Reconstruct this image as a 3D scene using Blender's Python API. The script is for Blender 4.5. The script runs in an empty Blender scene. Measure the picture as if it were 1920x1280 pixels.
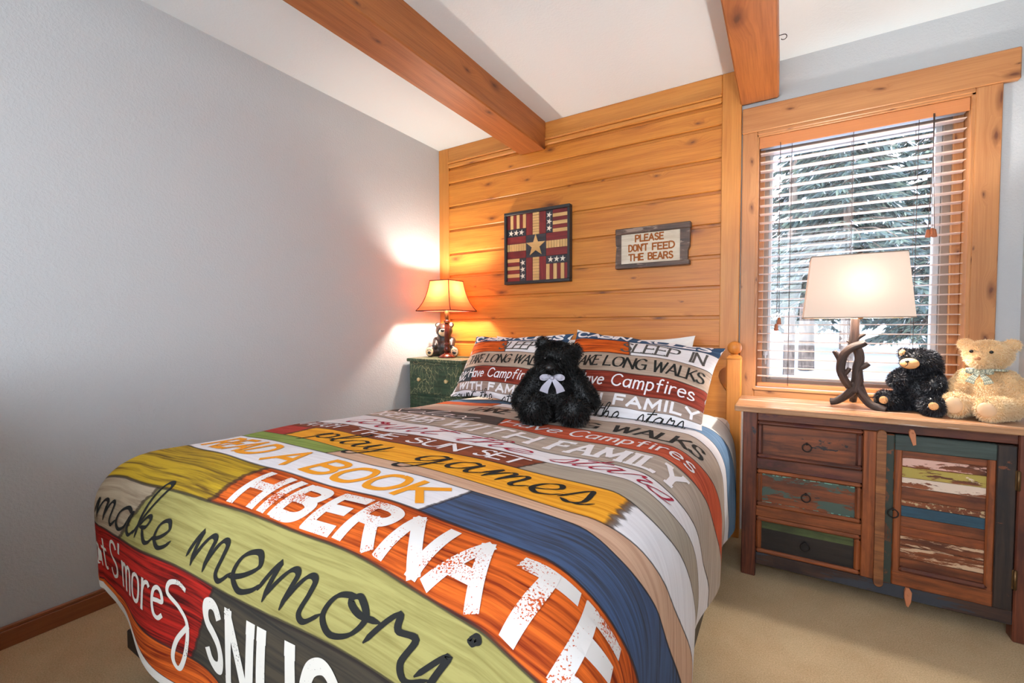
import bpy, bmesh, math, random
import numpy as np
from mathutils import Vector, Matrix, Euler

random.seed(7); RNG = np.random.default_rng(7)
SC = bpy.context.scene; COL = SC.collection
PI = math.pi

# ------------------------------------------------------------------ camera
cd = bpy.data.cameras.new('camera'); cam = bpy.data.objects.new('camera', cd); COL.objects.link(cam)
cd.sensor_fit = 'HORIZONTAL'; cd.sensor_width = 36.0; cd.lens = 832.852 / 1920 * 36.0; cd.clip_start = .05; cd.clip_end = 300
CAM = Vector((2.271, -2.650, 1.100))
yaw, pitch, roll = math.radians(31.401), math.radians(-1.961), math.radians(-0.147)
fw = Vector((-math.sin(yaw) * math.cos(pitch), math.cos(yaw) * math.cos(pitch), math.sin(pitch)))
rt = Vector((math.cos(yaw), math.sin(yaw), 0)); up = rt.cross(fw)
rt2 = math.cos(roll) * rt + math.sin(roll) * up; up2 = -math.sin(roll) * rt + math.cos(roll) * up
cam.matrix_world = Matrix(((rt2.x, up2.x, -fw.x, CAM.x), (rt2.y, up2.y, -fw.y, CAM.y), (rt2.z, up2.z, -fw.z, CAM.z), (0, 0, 0, 1)))
SC.camera = cam

# ------------------------------------------------------------------ sky, lamps' strength, exposure
SKY = 4.2
LAMP_LEFT, LAMP_RIGHT = 16.0, 16.0
SC.view_settings.view_transform = 'Standard'; SC.view_settings.look = 'None'
SC.view_settings.exposure = 0.84; SC.view_settings.gamma = 1.0; SC.view_settings.use_curve_mapping = False
w = bpy.data.worlds.new('overcast_sky'); SC.world = w; w.use_nodes = True
bg = w.node_tree.nodes['Background']
tc = w.node_tree.nodes.new('ShaderNodeTexCoord'); sp = w.node_tree.nodes.new('ShaderNodeSeparateXYZ'); rp = w.node_tree.nodes.new('ShaderNodeValToRGB')
w.node_tree.links.new(tc.outputs['Generated'], sp.inputs[0]); w.node_tree.links.new(sp.outputs['Z'], rp.inputs[0]); w.node_tree.links.new(rp.outputs[0], bg.inputs[0])
rp.color_ramp.elements[0].color = (.88, .94, 1, 1); rp.color_ramp.elements[1].color = (.62, .76, 1, 1)
bg.inputs[1].default_value = SKY


# ------------------------------------------------------------------ helpers
def c(r, g, b, a=1.0):
    f = lambda x: (x / 255 / 12.92) if x / 255 <= .04045 else ((x / 255 + .055) / 1.055) ** 2.4
    return (f(r), f(g), f(b), a)


def newmat(name, col=(.8, .8, .8, 1), rough=.6, **kw):
    m = bpy.data.materials.new(name); m.use_nodes = True
    b = m.node_tree.nodes['Principled BSDF']
    b.inputs['Base Color'].default_value = col; b.inputs['Roughness'].default_value = rough
    for k, v in kw.items(): b.inputs[k.replace('_', ' ')].default_value = v
    return m


def node(m, typ, ins=None, **attrs):
    n = m.node_tree.nodes.new('ShaderNode' + typ)
    for k, v in attrs.items(): setattr(n, k, v)
    for k, v in (ins or {}).items():
        if isinstance(v, bpy.types.NodeSocket): m.node_tree.links.new(v, n.inputs[k])
        else: n.inputs[k].default_value = v
    return n


def setin(m, key, sock):
    m.node_tree.links.new(sock, m.node_tree.nodes['Principled BSDF'].inputs[key])


def uvs(m, name='UVMap'): return node(m, 'UVMap', uv_map=name).outputs[0]
def mapping(m, vec, scale, loc=(0, 0, 0)): return node(m, 'Mapping', {'Vector': vec, 'Scale': scale, 'Location': loc}).outputs[0]
def noise(m, vec, scale=1.0, detail=4.0, rough=.55, dist=0.0):
    return node(m, 'TexNoise', {'Vector': vec, 'Scale': scale, 'Detail': detail, 'Roughness': rough, 'Distortion': dist}).outputs[0]


def ramp(m, fac, stops):
    n = node(m, 'ValToRGB', {'Fac': fac}); e = n.color_ramp.elements
    while len(e) < len(stops): e.new(.5)
    for i, (p, col) in enumerate(stops): e[i].position = p; e[i].color = col
    return n.outputs[0]


def mixc(m, fac, a, b, mode='MIX'):
    n = node(m, 'Mix', data_type='RGBA', blend_type=mode)
    for s, v in ((0, fac), (6, a), (7, b)):
        if isinstance(v, bpy.types.NodeSocket): m.node_tree.links.new(v, n.inputs[s])
        else: n.inputs[s].default_value = v
    return n.outputs[2]


def mth(m, op, a, b=0.0, cl=False):
    n = node(m, 'Math', operation=op, use_clamp=cl)
    for i, v in enumerate((a, b)):
        if isinstance(v, bpy.types.NodeSocket): m.node_tree.links.new(v, n.inputs[i])
        else: n.inputs[i].default_value = v
    return n.outputs[0]


def step(m, x, a, b):     # smooth 0..1 between a and b
    return node(m, 'MapRange', {'Value': x, 'From Min': a, 'From Max': b}, interpolation_type='SMOOTHSTEP').outputs[0]


def bump(m, h, strength=.2, dist=.004):
    b = node(m, 'Bump', {'Height': h, 'Strength': strength, 'Distance': dist}); setin(m, 'Normal', b.outputs[0])


def bw(v): return (v, v, v, 1)


def wood(name, light, dark, knot=c(90, 45, 20), knots=.5, rough=.45, ks=(1.7, 5.0), saw=0.0):
    m = newmat(name, rough=rough); uv = uvs(m)
    wob = node(m, 'VectorMath', {0: uv, 1: node(m, 'VectorMath', {0: node(m, 'TexNoise', {'Vector': mapping(m, uv, (14, 40, 1)), 'Scale': 1.0}).outputs[1], 1: (.05, .012, 0)}, operation='MULTIPLY').outputs[0]}, operation='ADD').outputs[0]
    vo = node(m, 'TexVoronoi', {'Vector': mapping(m, wob, (ks[0], ks[1], 1)), 'Scale': 1.0, 'Randomness': 1.0}, voronoi_dimensions='2D')
    sc_ = node(m, 'SeparateColor', {'Color': vo.outputs['Color']}); rnd = sc_.outputs[0]
    d = mth(m, 'DIVIDE', vo.outputs['Distance'], mth(m, 'ADD', mth(m, 'MULTIPLY', mth(m, 'POWER', sc_.outputs[1], 2.0), 1.5), .35))
    has = step(m, rnd, 1 - knots, 1 - knots + .02)
    bulge = mth(m, 'MULTIPLY', mth(m, 'SUBTRACT', 1.0, step(m, d, 0, .35)), has)
    sx = node(m, 'SeparateXYZ', {'Vector': uv})
    off = node(m, 'CombineXYZ', {'X': sx.outputs[0], 'Y': mth(m, 'ADD', sx.outputs[1], mth(m, 'MULTIPLY', bulge, .03)), 'Z': sx.outputs[2]}).outputs[0]
    g = noise(m, mapping(m, off, (1.0, 16, 1)), 1.6, 5, .6, .4)
    g2 = noise(m, mapping(m, off, (3, 120, 1)), 1.5, 3, .5)
    col = ramp(m, g, [(.3, dark), (.62, light)])
    col = mixc(m, .35, col, ramp(m, g2, [(.35, dark), (.6, light)]))
    col = mixc(m, mth(m, 'MULTIPLY', bulge, .45), col, dark)
    kn = mth(m, 'MULTIPLY', mth(m, 'ADD', mth(m, 'MULTIPLY', mth(m, 'SUBTRACT', 1.0, step(m, d, .06, .16)), .5), mth(m, 'MULTIPLY', mth(m, 'SUBTRACT', 1.0, step(m, d, .02, .07)), .5)), has)
    col = mixc(m, mth(m, 'MULTIPLY', kn, .85), col, knot)
    setin(m, 'Base Color', col)
    h = g2
    if saw: h = mth(m, 'ADD', mth(m, 'MULTIPLY', g2, .5), mth(m, 'MULTIPLY', noise(m, mapping(m, uv, (160, 4, 1)), 1.0, 2), saw))
    bump(m, h, .25, .0015)
    return m


def paintwood(name, light, dark, paints=(), rough=.5, sheen=.3):
    """old reclaimed boards: wood grain with worn paint left on it"""
    m = newmat(name, rough=rough); uv = uvs(m)
    g = noise(m, mapping(m, uv, (2.5, 40, 1)), 1.3, 6, .65, .5)
    col = ramp(m, g, [(.32, dark), (.65, light)])
    big = noise(m, mapping(m, uv, (5, 9, 1)), 1.0, 5, .6)
    col = mixc(m, step(m, big, .45, .7), col, dark)
    for i, (pc, amt, sc) in enumerate(paints):
        n = noise(m, mapping(m, uv, (sc[0], sc[1], 1), (3.1 * i + 1.7, 5.3 * i, 0)), 1.0, 9, .68, .3)
        col = mixc(m, step(m, n, 1 - amt - .012, 1 - amt + .012), col, pc)
    setin(m, 'Base Color', col); bump(m, mth(m, 'ADD', g, big), .35, .002)
    return m


def printmat(name, segs, splits=(), slant=0.0, fuzz=.006, edge=True, grain=(3, 55), fuzzs=(8, 60), edgew=.035):
    """printed cotton: segs = [(light, dark)], splits = positions (m) where one printed board ends and the next begins"""
    m = newmat(name, rough=.82); uv = uvs(m); st = uvs(m, 'ST')
    m.node_tree.nodes['Principled BSDF'].inputs['Specular IOR Level'].default_value = .15
    sx = node(m, 'SeparateXYZ', {'Vector': uv}); s2 = node(m, 'SeparateXYZ', {'Vector': st})
    g = noise(m, mapping(m, uv, (grain[0], grain[1], 1)), 1.0, 6, .6, .6)
    g2 = noise(m, mapping(m, uv, (grain[0] * 3, grain[1] * 3.5, 1)), 1.0, 3, .6)
    gg = mth(m, 'ADD', mth(m, 'MULTIPLY', g, .72), mth(m, 'MULTIPLY', g2, .28))
    col = ramp(m, gg, [(.38, segs[0][1]), (.57, segs[0][0])])
    fz = noise(m, mapping(m, uv, (fuzzs[0], fuzzs[1], 1)), 1.0, 4, .6)
    pos = mth(m, 'ADD', mth(m, 'ADD', sx.outputs[0], mth(m, 'MULTIPLY', mth(m, 'SUBTRACT', s2.outputs[1], .5), slant)), mth(m, 'MULTIPLY', mth(m, 'SUBTRACT', fz, .5), fuzz * 4))
    for i, s in enumerate(splits):
        cb = ramp(m, gg, [(.38, segs[i + 1][1]), (.57, segs[i + 1][0])])
        col = mixc(m, step(m, pos, s - fuzz, s + fuzz), col, cb)
        dl = mth(m, 'SUBTRACT', 1.0, step(m, mth(m, 'ABSOLUTE', mth(m, 'SUBTRACT', pos, s)), .0015 + fuzz * .3, .004 + fuzz))
        col = mixc(m, mth(m, 'MULTIPLY', dl, .8), col, c(50, 38, 34))
    if edge:
        e = mth(m, 'PINGPONG', mth(m, 'ADD', s2.outputs[1], mth(m, 'MULTIPLY', mth(m, 'SUBTRACT', fz, .5), .03)), .5)
        el = mth(m, 'SUBTRACT', 1.0, step(m, e, edgew * .35, edgew))
        col = mixc(m, mth(m, 'MULTIPLY', el, .85), col, c(45, 38, 36))
    setin(m, 'Base Color', col)
    fine = noise(m, mapping(m, uv, (900, 900, 1)), 1.0, 2); bump(m, fine, .08, .001)
    return m


def inkmat(name, col, wear=None, amount=.3):
    m = newmat(name, col, .8); m.node_tree.nodes['Principled BSDF'].inputs['Specular IOR Level'].default_value = .15
    if wear:
        uv = uvs(m)
        a = noise(m, mapping(m, uv, (12, 12, 1)), 1.0, 2, .5)
        b = noise(m, mapping(m, uv, (260, 260, 1)), 1.0, 3, .6)
        k = mth(m, 'ADD', b, mth(m, 'MULTIPLY', mth(m, 'SUBTRACT', a, .5), .9))
        setin(m, 'Base Color', mixc(m, step(m, k, 1 - amount - .02, 1 - amount + .02), col, wear))
    return m


class MB:
    def __init__(s): s.v = []; s.f = []; s.uv = []; s.st = []; s.mi = []; s.sm = []
    def add(s, V, F, UV=None, mi=0, sm=False, ST=None):
        """UV: per vertex (n,2) or list of per-face loop uvs"""
        o = len(s.v); s.v.extend([tuple(map(float, p)) for p in V])
        for k, fc in enumerate(F):
            s.f.append([o + i for i in fc]); s.mi.append(mi if not isinstance(mi, (list, tuple)) else mi[k]); s.sm.append(sm)
            if UV is None: s.uv.extend([(V[i][0] + V[i][1] * .7, V[i][2]) for i in fc])
            elif isinstance(UV, dict): s.uv.extend(UV[k])
            else: s.uv.extend([tuple(UV[i]) for i in fc])
            s.st.extend([tuple(ST[i]) for i in fc] if ST is not None else [(0, .5)] * len(fc))
        return s
    def box(s, x0, x1, y0, y1, z0, z1, bev=.003, ax=None, mi=0, rot=None, piv=None, seg=1):
        bm = bmesh.new(); bmesh.ops.create_cube(bm, size=1)
        d = (x1 - x0, y1 - y0, z1 - z0); cc = Vector(((x0 + x1) / 2, (y0 + y1) / 2, (z0 + z1) / 2))
        for q in bm.verts: q.co = Vector((q.co.x * d[0], q.co.y * d[1], q.co.z * d[2]))
        b = min(bev, min(d) * .45)
        if b > 0: bmesh.ops.bevel(bm, geom=bm.edges[:], offset=b, segments=seg, affect='EDGES', profile=.6)
        if ax is None: ax = int(np.argmax(d))
        bm.normal_update(); o = random.uniform(0, 50); o2 = random.uniform(0, 50); UV = {}; F = []
        for k, fc in enumerate(bm.faces):
            n = fc.normal; na = max(range(3), key=lambda i: abs(n[i])); F.append([q.index for q in fc.verts])
            if na == ax: a1, a2 = [i for i in range(3) if i != ax]
            else: a1 = ax; a2 = [i for i in range(3) if i != ax and i != na][0]
            UV[k] = [(q.co[a1] * (1 if na != ax else .1) + o, q.co[a2] + o2 + .37 * na) for q in fc.verts]
        V = []
        for q in bm.verts:
            p = q.co + cc
            if rot is not None:
                pv = Vector(piv) if piv is not None else cc
                p = rot @ (p - pv) + pv
            V.append(p)
        bm.free(); return s.add(V, F, UV, mi)
    def tube(s, path, rad, seg=10, mi=0, caps=True, sm=True, jit=0.0):
        P = [Vector(p) for p in path]; n = len(P)
        R = rad if isinstance(rad, (list, tuple)) else [rad] * n
        T = [(P[min(i + 1, n - 1)] - P[max(i - 1, 0)]).normalized() for i in range(n)]
        u = T[0].orthogonal().normalized(); V = []; UV = []; L = 0
        ph = random.uniform(0, 9)
        for i in range(n):
            if i: u = (u - T[i] * u.dot(T[i])).normalized(); L += (P[i] - P[i - 1]).length
            w2 = T[i].cross(u)
            for k in range(seg):
                a = 2 * PI * k / seg; r = R[i] * (1 + jit * math.sin(5 * a + ph + 9 * L) + jit * .6 * math.sin(3 * a + 40 * L))
                V.append(P[i] + u * (r * math.cos(a)) + w2 * (r * math.sin(a))); UV.append((L, a * R[i]))
        F = [[i * seg + k, i * seg + (k + 1) % seg, (i + 1) * seg + (k + 1) % seg, (i + 1) * seg + k] for i in range(n - 1) for k in range(seg)]
        if caps: F += [list(range(seg))[::-1], [(n - 1) * seg + k for k in range(seg)]]
        return s.add(V, F, UV, mi, sm)
    def lathe(s, prof, cx, cy, seg=28, mi=0, sm=True, ph=0.0):
        V = []; UV = []; n = len(prof)
        for r, z in prof:
            for k in range(seg):
                a = 2 * PI * k / seg + ph; V.append((cx + r * math.cos(a), cy + r * math.sin(a), z)); UV.append((z, a * .05))
        F = [[i * seg + k, i * seg + (k + 1) % seg, (i + 1) * seg + (k + 1) % seg, (i + 1) * seg + k] for i in range(n - 1) for k in range(seg)]
        F += [list(range(seg))[::-1], [(n - 1) * seg + k for k in range(seg)]]
        return s.add(V, F, UV, mi, sm)
    def ell(s, ctr, r, M=None, nu=20, nv=12, mi=0, sm=True):
        V = []; UV = []
        for j in range(nv + 1):
            th = PI * j / nv
            for k in range(nu):
                a = 2 * PI * k / nu; p = Vector((r[0] * math.sin(th) * math.cos(a), r[1] * math.sin(th) * math.sin(a), r[2] * math.cos(th)))
                if M is not None: p = M @ p
                V.append(Vector(ctr) + p); UV.append((k / nu, j / nv))
        F = []
        for j in range(nv):
            for k in range(nu):
                a, b = j * nu + k, j * nu + (k + 1) % nu
                F.append([a, a + nu, b + nu, b])
        return s.add(V, F, UV, mi, sm)
    def prism(s, poly, frame, depth, mi=0, ch=0.0, sm=False):
        """poly 2-D outline extruded by depth; frame = (origin, ex, ey, ez)"""
        O, ex, ey, ez = [Vector(q) for q in frame]; n = len(poly); V = []
        cx = sum(p[0] for p in poly) / n; cy = sum(p[1] for p in poly) / n
        rings = [(0, 1), (depth, 1)] if not ch else [(0, 1), (depth - ch, 1), (depth, 0)]
        for dz, k in rings:
            for i, p in enumerate(poly):
                x, y = p
                if k == 0:
                    dx, dy = cx - x, cy - y; l = math.hypot(dx, dy) or 1; x += dx / l * ch; y += dy / l * ch
                V.append(O + ex * x + ey * y + ez * dz)
        UV = [(p[0] + p[1] * .1, p[1]) for _ in rings for p in poly]; F = []
        for r in range(len(rings) - 1): F += [[r * n + i, r * n + (i + 1) % n, (r + 1) * n + (i + 1) % n, (r + 1) * n + i] for i in range(n)]
        F += [list(range(n))[::-1], [(len(rings) - 1) * n + i for i in range(n)]]
        return s.add(V, F, UV, mi, sm)
    def build(s, name, mats, parent=None, **props):
        me = bpy.data.meshes.new(name); me.from_pydata(s.v, [], s.f)
        l = me.uv_layers.new(name='UVMap'); l.data.foreach_set('uv', np.array(s.uv, dtype=np.float32).ravel())
        l2 = me.uv_layers.new(name='ST'); l2.data.foreach_set('uv', np.array(s.st, dtype=np.float32).ravel())
        for m in (mats if isinstance(mats, (list, tuple)) else [mats]): me.materials.append(m)
        me.polygons.foreach_set('material_index', np.array(s.mi, dtype=np.int32)); me.polygons.foreach_set('use_smooth', np.array(s.sm, dtype=bool))
        me.update()
        o = bpy.data.objects.new(name, me); COL.objects.link(o)
        if parent is not None:
            o.parent = parent
            if parent.type == 'EMPTY': o.matrix_parent_inverse = Matrix.Translation(parent.location).inverted()
        for k, v in props.items(): o[k] = v
        return o


def thing(name, label, cat, loc=(0, 0, 0), group=None):
    o = bpy.data.objects.new(name, None); COL.objects.link(o); o.location = loc; o.empty_display_size = .05
    o['label'] = label; o['category'] = cat
    if group: o['group'] = group
    return o


def lab(o, label, cat, group=None):
    o['label'] = label; o['category'] = cat
    if group: o['group'] = group
    return o


def struct(o): o['kind'] = 'structure'; return o


def catmull(P, n=10, closed=False):
    P = [np.array(p, float) for p in P]
    if len(P) < 3: return np.array(P)
    Q = [P[-2]] + P + [P[1]] if closed else [2 * P[0] - P[1]] + P + [2 * P[-1] - P[-2]]
    out = []
    for i in range(1, len(Q) - 2):
        p0, p1, p2, p3 = Q[i - 1:i + 3]
        for t in np.linspace(0, 1, n, endpoint=False):
            out.append(.5 * (2 * p1 + (p2 - p0) * t + (2 * p0 - 5 * p1 + 4 * p2 - p3) * t * t + (p3 - p0 + 3 * p1 - 3 * p2) * t ** 3))
    out.append(Q[-2]); return np.array(out)


# ------------------------------------------------------------------ materials
M = {}
M['pine'] = wood('knotty_pine', c(216, 140, 54), c(180, 100, 32), c(96, 50, 24), .65, .42, (3.0, 7.5), saw=.4)
M['pine_trim'] = wood('pine_trim', c(212, 144, 68), c(186, 112, 46), c(105, 52, 26), .3, .42, (1.6, 6))
M['cedar'] = wood('cedar_beam', c(184, 114, 58), c(144, 80, 38), c(78, 40, 24), .6, .5, (2.2, 5.0), saw=.25)
M['casing'] = wood('alder_casing', c(196, 138, 86), c(168, 108, 62), c(84, 38, 22), .7, .42, (4.5, 11))
M['headboard'] = wood('honey_pine', c(218, 146, 66), c(192, 114, 42), c(120, 58, 24), .25, .35, (1.5, 5))
M['baseboard'] = wood('fir_baseboard', c(150, 88, 50), c(122, 66, 34), knots=0, rough=.4)
M['slat'] = wood('blind_slat', c(226, 202, 188), c(212, 184, 168), knots=0, rough=.35)
M['valance'] = wood('blind_valance', c(206, 136, 84), c(190, 118, 70), knots=0, rough=.3)


def wallmat(name, col, bs):
    m = newmat(name, col, .75); t = node(m, 'TexCoord').outputs['Object']
    a = noise(m, t, 95, 3, .6); b = noise(m, t, 34, 2, .5)
    bump(m, mth(m, 'ADD', mth(m, 'MULTIPLY', step(m, a, .4, .65), .6), b), bs, .004); return m


M['wall'] = wallmat('grey_paint', c(194, 197, 199), .24)
M['ceiling'] = wallmat('white_ceiling', c(232, 240, 242), .12)
m = newmat('beige_carpet', rough=.95); t = node(m, 'TexCoord').outputs['Object']
a = noise(m, t, 230, 4, .75); b = noise(m, t, 5, 4, .6)
setin(m, 'Base Color', mixc(m, .4, ramp(m, a, [(.3, c(166, 134, 96)), (.7, c(240, 214, 172))]), ramp(m, b, [(.35, c(198, 166, 124)), (.65, c(224, 198, 156))])))
bump(m, a, .7, .006); m.node_tree.nodes['Principled BSDF'].inputs['Specular IOR Level'].default_value = .1
M['carpet'] = m
M['white'] = newmat('white_vinyl', c(200, 202, 204), .4)
M['cotton'] = newmat('white_cotton', c(236, 233, 228), .85)
M['lining'] = newmat('cream_lining', c(222, 216, 204), .85)
M['boxspring'] = newmat('boxspring_ticking', c(206, 198, 186), .9)
M['iron'] = newmat('dark_iron', c(46, 40, 38), .45, Metallic=.7)
M['brass'] = newmat('aged_brass', c(120, 92, 60), .4, Metallic=.8)
M['black'] = newmat('black_gloss', c(14, 13, 13), .18)
M['snow'] = newmat('snow', c(206, 212, 222), .8)
M['cord'] = newmat('blind_cord', c(92, 74, 66), .7)
M['bark'] = newmat('bark', c(120, 100, 88), .9)
tm = M['bark']; tt = node(tm, 'TexCoord').outputs['Object']
setin(tm, 'Base Color', ramp(tm, noise(tm, mapping(tm, tt, (9, 9, 2)), 1, 5, .65), [(.35, c(70, 58, 52)), (.65, c(148, 130, 118))]))
g = newmat('pane_glass'); nt = g.node_tree; nt.nodes.clear()
o_ = nt.nodes.new('ShaderNodeOutputMaterial'); mx = nt.nodes.new('ShaderNodeMixShader'); tr = nt.nodes.new('ShaderNodeBsdfTransparent'); gl = nt.nodes.new('ShaderNodeBsdfGlossy'); gl.inputs['Roughness'].default_value = .02
mx.inputs[0].default_value = .05; nt.links.new(tr.outputs[0], mx.inputs[1]); nt.links.new(gl.outputs[0], mx.inputs[2]); nt.links.new(mx.outputs[0], o_.inputs[0])
M['glass'] = g

# ------------------------------------------------------------------ room shell
XR, CZ, YB = 3.11, 2.44, -3.75       # right wall, ceiling height, far end of the room behind the camera
WY = .022                             # drywall plane of the window wall; panelling trim stands at y = 0
b = MB(); b.box(-.15, XR + .15, YB, .25, -.12, 0, 0); struct(b.build('floor', M['carpet']))
b = MB(); b.box(-.15, XR + .15, YB, .25, CZ, CZ + .12, 0); struct(b.build('ceiling', M['ceiling']))
b = MB(); b.box(-.15, 0, YB, .25, 0, CZ, 0); struct(b.build('wall_left', M['wall']))
b = MB(); b.box(XR, XR + .15, YB, .25, 0, CZ, 0); struct(b.build('wall_right', M['wall']))
WX0, WX1, WZ0, WZ1 = 2.145, 2.94, .78, 2.085
b = MB()
b.box(0, WX0, WY, .2, 0, CZ, 0); b.box(WX1, XR, WY, .2, 0, CZ, 0); b.box(WX0, WX1, WY, .2, 0, WZ0, 0); b.box(WX0, WX1, WY, .2, WZ1, CZ, 0)
struct(b.build('wall_back', M['wall']))
b = MB()   # wall behind the camera; its wide opening is added to let in fill daylight
b.box(0, .7, YB - .1, YB, 0, CZ, 0); b.box(2.98, XR, YB - .1, YB, 0, CZ, 0); b.box(.7, 2.98, YB - .1, YB, 2.28, CZ, 0); b.box(.7, 2.98, YB - .1, YB, 0, .85, 0)
struct(b.build('wall_front', M['wall']))
b = MB(); b.box(0, 1.05, -2.66, -2.56, 0, .98, 0); struct(b.build('shade_partition', M['wall']))   # unseen half-height wall, added to shade the lower left wall and floor
b = MB(); b.box(0, .014, YB, -.01, 0, .062, .002, 1); b.box(0, .010, YB, -.01, .06, .076, .004, 1); struct(b.build('baseboard_left', M['baseboard']))

# panelling: horizontal sawn boards with open shadow gaps
b = MB()
zt = 2.29; zs = [2.288, 2.176, 2.002, 1.828, 1.652, 1.482, 1.314, 1.150, .984, .815, .645, .475, .305, .135, 0]
for i in range(len(zs) - 1):
    hi, lo = zs[i], zs[i + 1]
    b.box(.09, 1.98, .006, WY, lo + .004, hi - .013, .004, 0)
b.box(.09, 1.98, .0195, WY + .004, 0, 2.3, 0, 0)
struct(b.build('wood_panelling', M['pine']))
b = MB(); b.box(0, .094, 0, WY, 0, CZ, .003, 2); struct(b.build('trim_1', M['pine_trim']))
b = MB(); b.box(1.974, 2.068, 0, WY, 0, CZ, .003, 2); struct(b.build('trim_2', M['pine_trim']))
b = MB(); b.box(.094, 1.974, .0, WY, 2.338, CZ, .003, 0); b.box(.094, 1.974, -.012, WY, 2.322, 2.338, .004, 0); b.box(.094, 1.974, -.004, WY, 2.292, 2.322, .006, 0)
struct(b.build('trim_3', M['pine_trim']))
for x0, x1, zb in ((.725, .917, 2.262), (2.062, 2.235, 2.255)):
    b = MB(); b.box(x0, x1, YB, -.002 if x0 < 1 else .016, zb, CZ + .02, .006, 1); struct(b.build('ceiling_beam', M['cedar']))
b = MB()
hk = [(2.236 + .012 * 0, -.42, 2.325), (2.246, -.42, 2.325)] + [(2.254 + .011 * math.sin(a), -.42, 2.314 + .011 * math.cos(a)) for a in np.linspace(0, 4.2, 9)]
b.tube(hk, .0016, 6); lab(b.build('hook', M['iron']), 'tiny wire hook screwed into the side of the ceiling beam by the window', 'hook')

# window: casing, header, sill, jamb, sash and pane
win = bpy.data.objects.new('window_1', None); COL.objects.link(win); win.location = (2.54, .02, .78); win['kind'] = 'structure'
b = MB(); b.box(2.072, 3.080, -.006, WY, 2.100, 2.229, .004, 0); b.box(2.143, 2.950, -.002, WY, 2.082, 2.101, .003, 0); b.build('header', M['casing'], win)
for x0, x1 in ((2.074, 2.143), (2.950, 3.032)):
    b = MB(); b.box(x0, x1, .0, WY, .69, 2.1005, .003, 2); b.build('side_casing', M['casing'], win)
b = MB(); b.box(2.143, 2.950, .0, WY, .69, .765, .003, 0); b.build('apron', M['casing'], win)
b = MB()
b.box(2.137, 2.150, .002, .15, .765, 2.085, .002, 2); b.box(2.938, 2.952, .002, .15, .765, 2.085, .002, 2); b.box(2.137, 2.952, .002, .15, 2.072, 2.086, .002, 0)
b.box(2.137, 2.952, -.004, .15, .762, .776, .003, 0); b.build('jamb', M['casing'], win)
b = MB()     # wooden stops beside the sash
b.box(2.150, 2.176, .085, .15, .776, 2.07, .002, 2); b.box(2.905, 2.938, .085, .15, .776, 2.07, .002, 2); b.box(2.176, 2.905, .085, .15, 2.045, 2.07, .002, 0); b.box(2.176, 2.905, .085, .15, .776, .79, .002, 0)
b.build('stop', M['casing'], win)
mb_ = newmat('sash_taupe', c(150, 132, 118), .5)
b = MB(); b.box(2.172, 2.196, .105, .16, .79, 2.045, .002); b.box(2.876, 2.908, .105, .16, .79, 2.045, .002); b.box(2.196, 2.876, .105, .16, .785, .815, .002); b.box(2.196, 2.876, .105, .16, 2.02, 2.05, .002); b.build('window_frame', mb_, win)
b = MB(); b.box(2.196, 2.212, .12, .155, .815, 2.02, .003); b.box(2.852, 2.876, .12, .155, .815, 2.02, .003); b.box(2.212, 2.852, .12, .155, .812, .835, .003); b.box(2.212, 2.852, .12, .155, 2.0, 2.022, .003); b.build('sash', M['white'], win)
b = MB(); b.box(2.208, 2.856, .136, .139, .83, 2.005, 0); b.build('pane', M['glass'], win)
b = MB(); b.tube([(2.19, .09, .955), (2.19, .075, .955), (2.192, .07, .93), (2.194, .072, .895)], .004, 8); b.box(2.18, 2.2, .085, .105, .94, .97, .003); b.build('latch', M['white'], win)

# blind
bl = thing('window_blind', 'wooden slatted blind lowered with open slats inside the window frame', 'blind', (2.543, .03, 2.07))
b = MB()
for i in range(27):
    z = 1.992 - .0445 * i; n = 6
    V = []; UV = []
    for j in range(n + 1):
        q = -1 + 2 * j / n; y = .047 + .0245 * q; zz = z + .0025 * (1 - q * q)
        for x in (2.157, 2.931):
            V += [(x, y, zz + .0013), (x, y, zz - .0013)]; UV += [(x + i, y)] * 2
    F = []
    for j in range(n):
        a = 4 * j; e = a + 4
        F += [[a, a + 2, e + 2, e], [a + 1, e + 1, e + 3, a + 3], [a, e, e + 1, a + 1], [a + 2, a + 3, e + 3, e + 2]]
    F += [[0, 1, 3, 2], [4 * n, 4 * n + 2, 4 * n + 3, 4 * n + 1]]
    b.add(V, F, UV, 0, False)
b.build('slats', M['slat'], bl)
b = MB(); b.prism([(0, 0), (.0, .054), (.006, .056), (.012, .050), (.012, .006), (.008, 0)], ((2.152, .012, 2.016), (0, 1, 0), (0, 0, 1), (1, 0, 0)), .784); b.build('valance', M['valance'], bl)
b = MB(); b.box(2.155, 2.933, .024, .072, 2.022, 2.066, .002); b.build('head_rail', M['white'], bl)
b = MB(); b.box(2.155, 2.933, .022, .072, .779, .800, .004, 0); b.build('bottom_rail', M['valance'], bl)
for x in (2.295, 2.542, 2.775):
    b = MB(); 
    for y in (.021, .073): b.tube([(x, y, 2.03), (x, y, .79)], .0011, 5)
    b.build('ladder_cord', M['cord'], bl)
tas = newmat('tassel_wood', c(164, 96, 60), .4)
for x, zb, dx in ((2.252, 1.118, 0), (2.240, 1.085, .002), (2.812, 1.50, -.012), (2.825, 1.505, 0), (2.833, 1.50, .012)):
    xt = 2.245 if x < 2.5 else 2.823
    b = MB(); b.tube([(xt + dx * .2, .012, 2.03), (xt, .008, (2.03 + zb) / 2 + .1), (x, .006, zb + .02)], .0011, 5)
    cdo = b.build('pull_cord', M['cord'], bl)
    b = MB(); b.lathe([(.003, zb + .024), (.006, zb + .022), (.010, zb - .004), (.0105, zb - .01), (.006, zb - .012)], x, .006, 14); b.build('tassel', tas, cdo)

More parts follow.
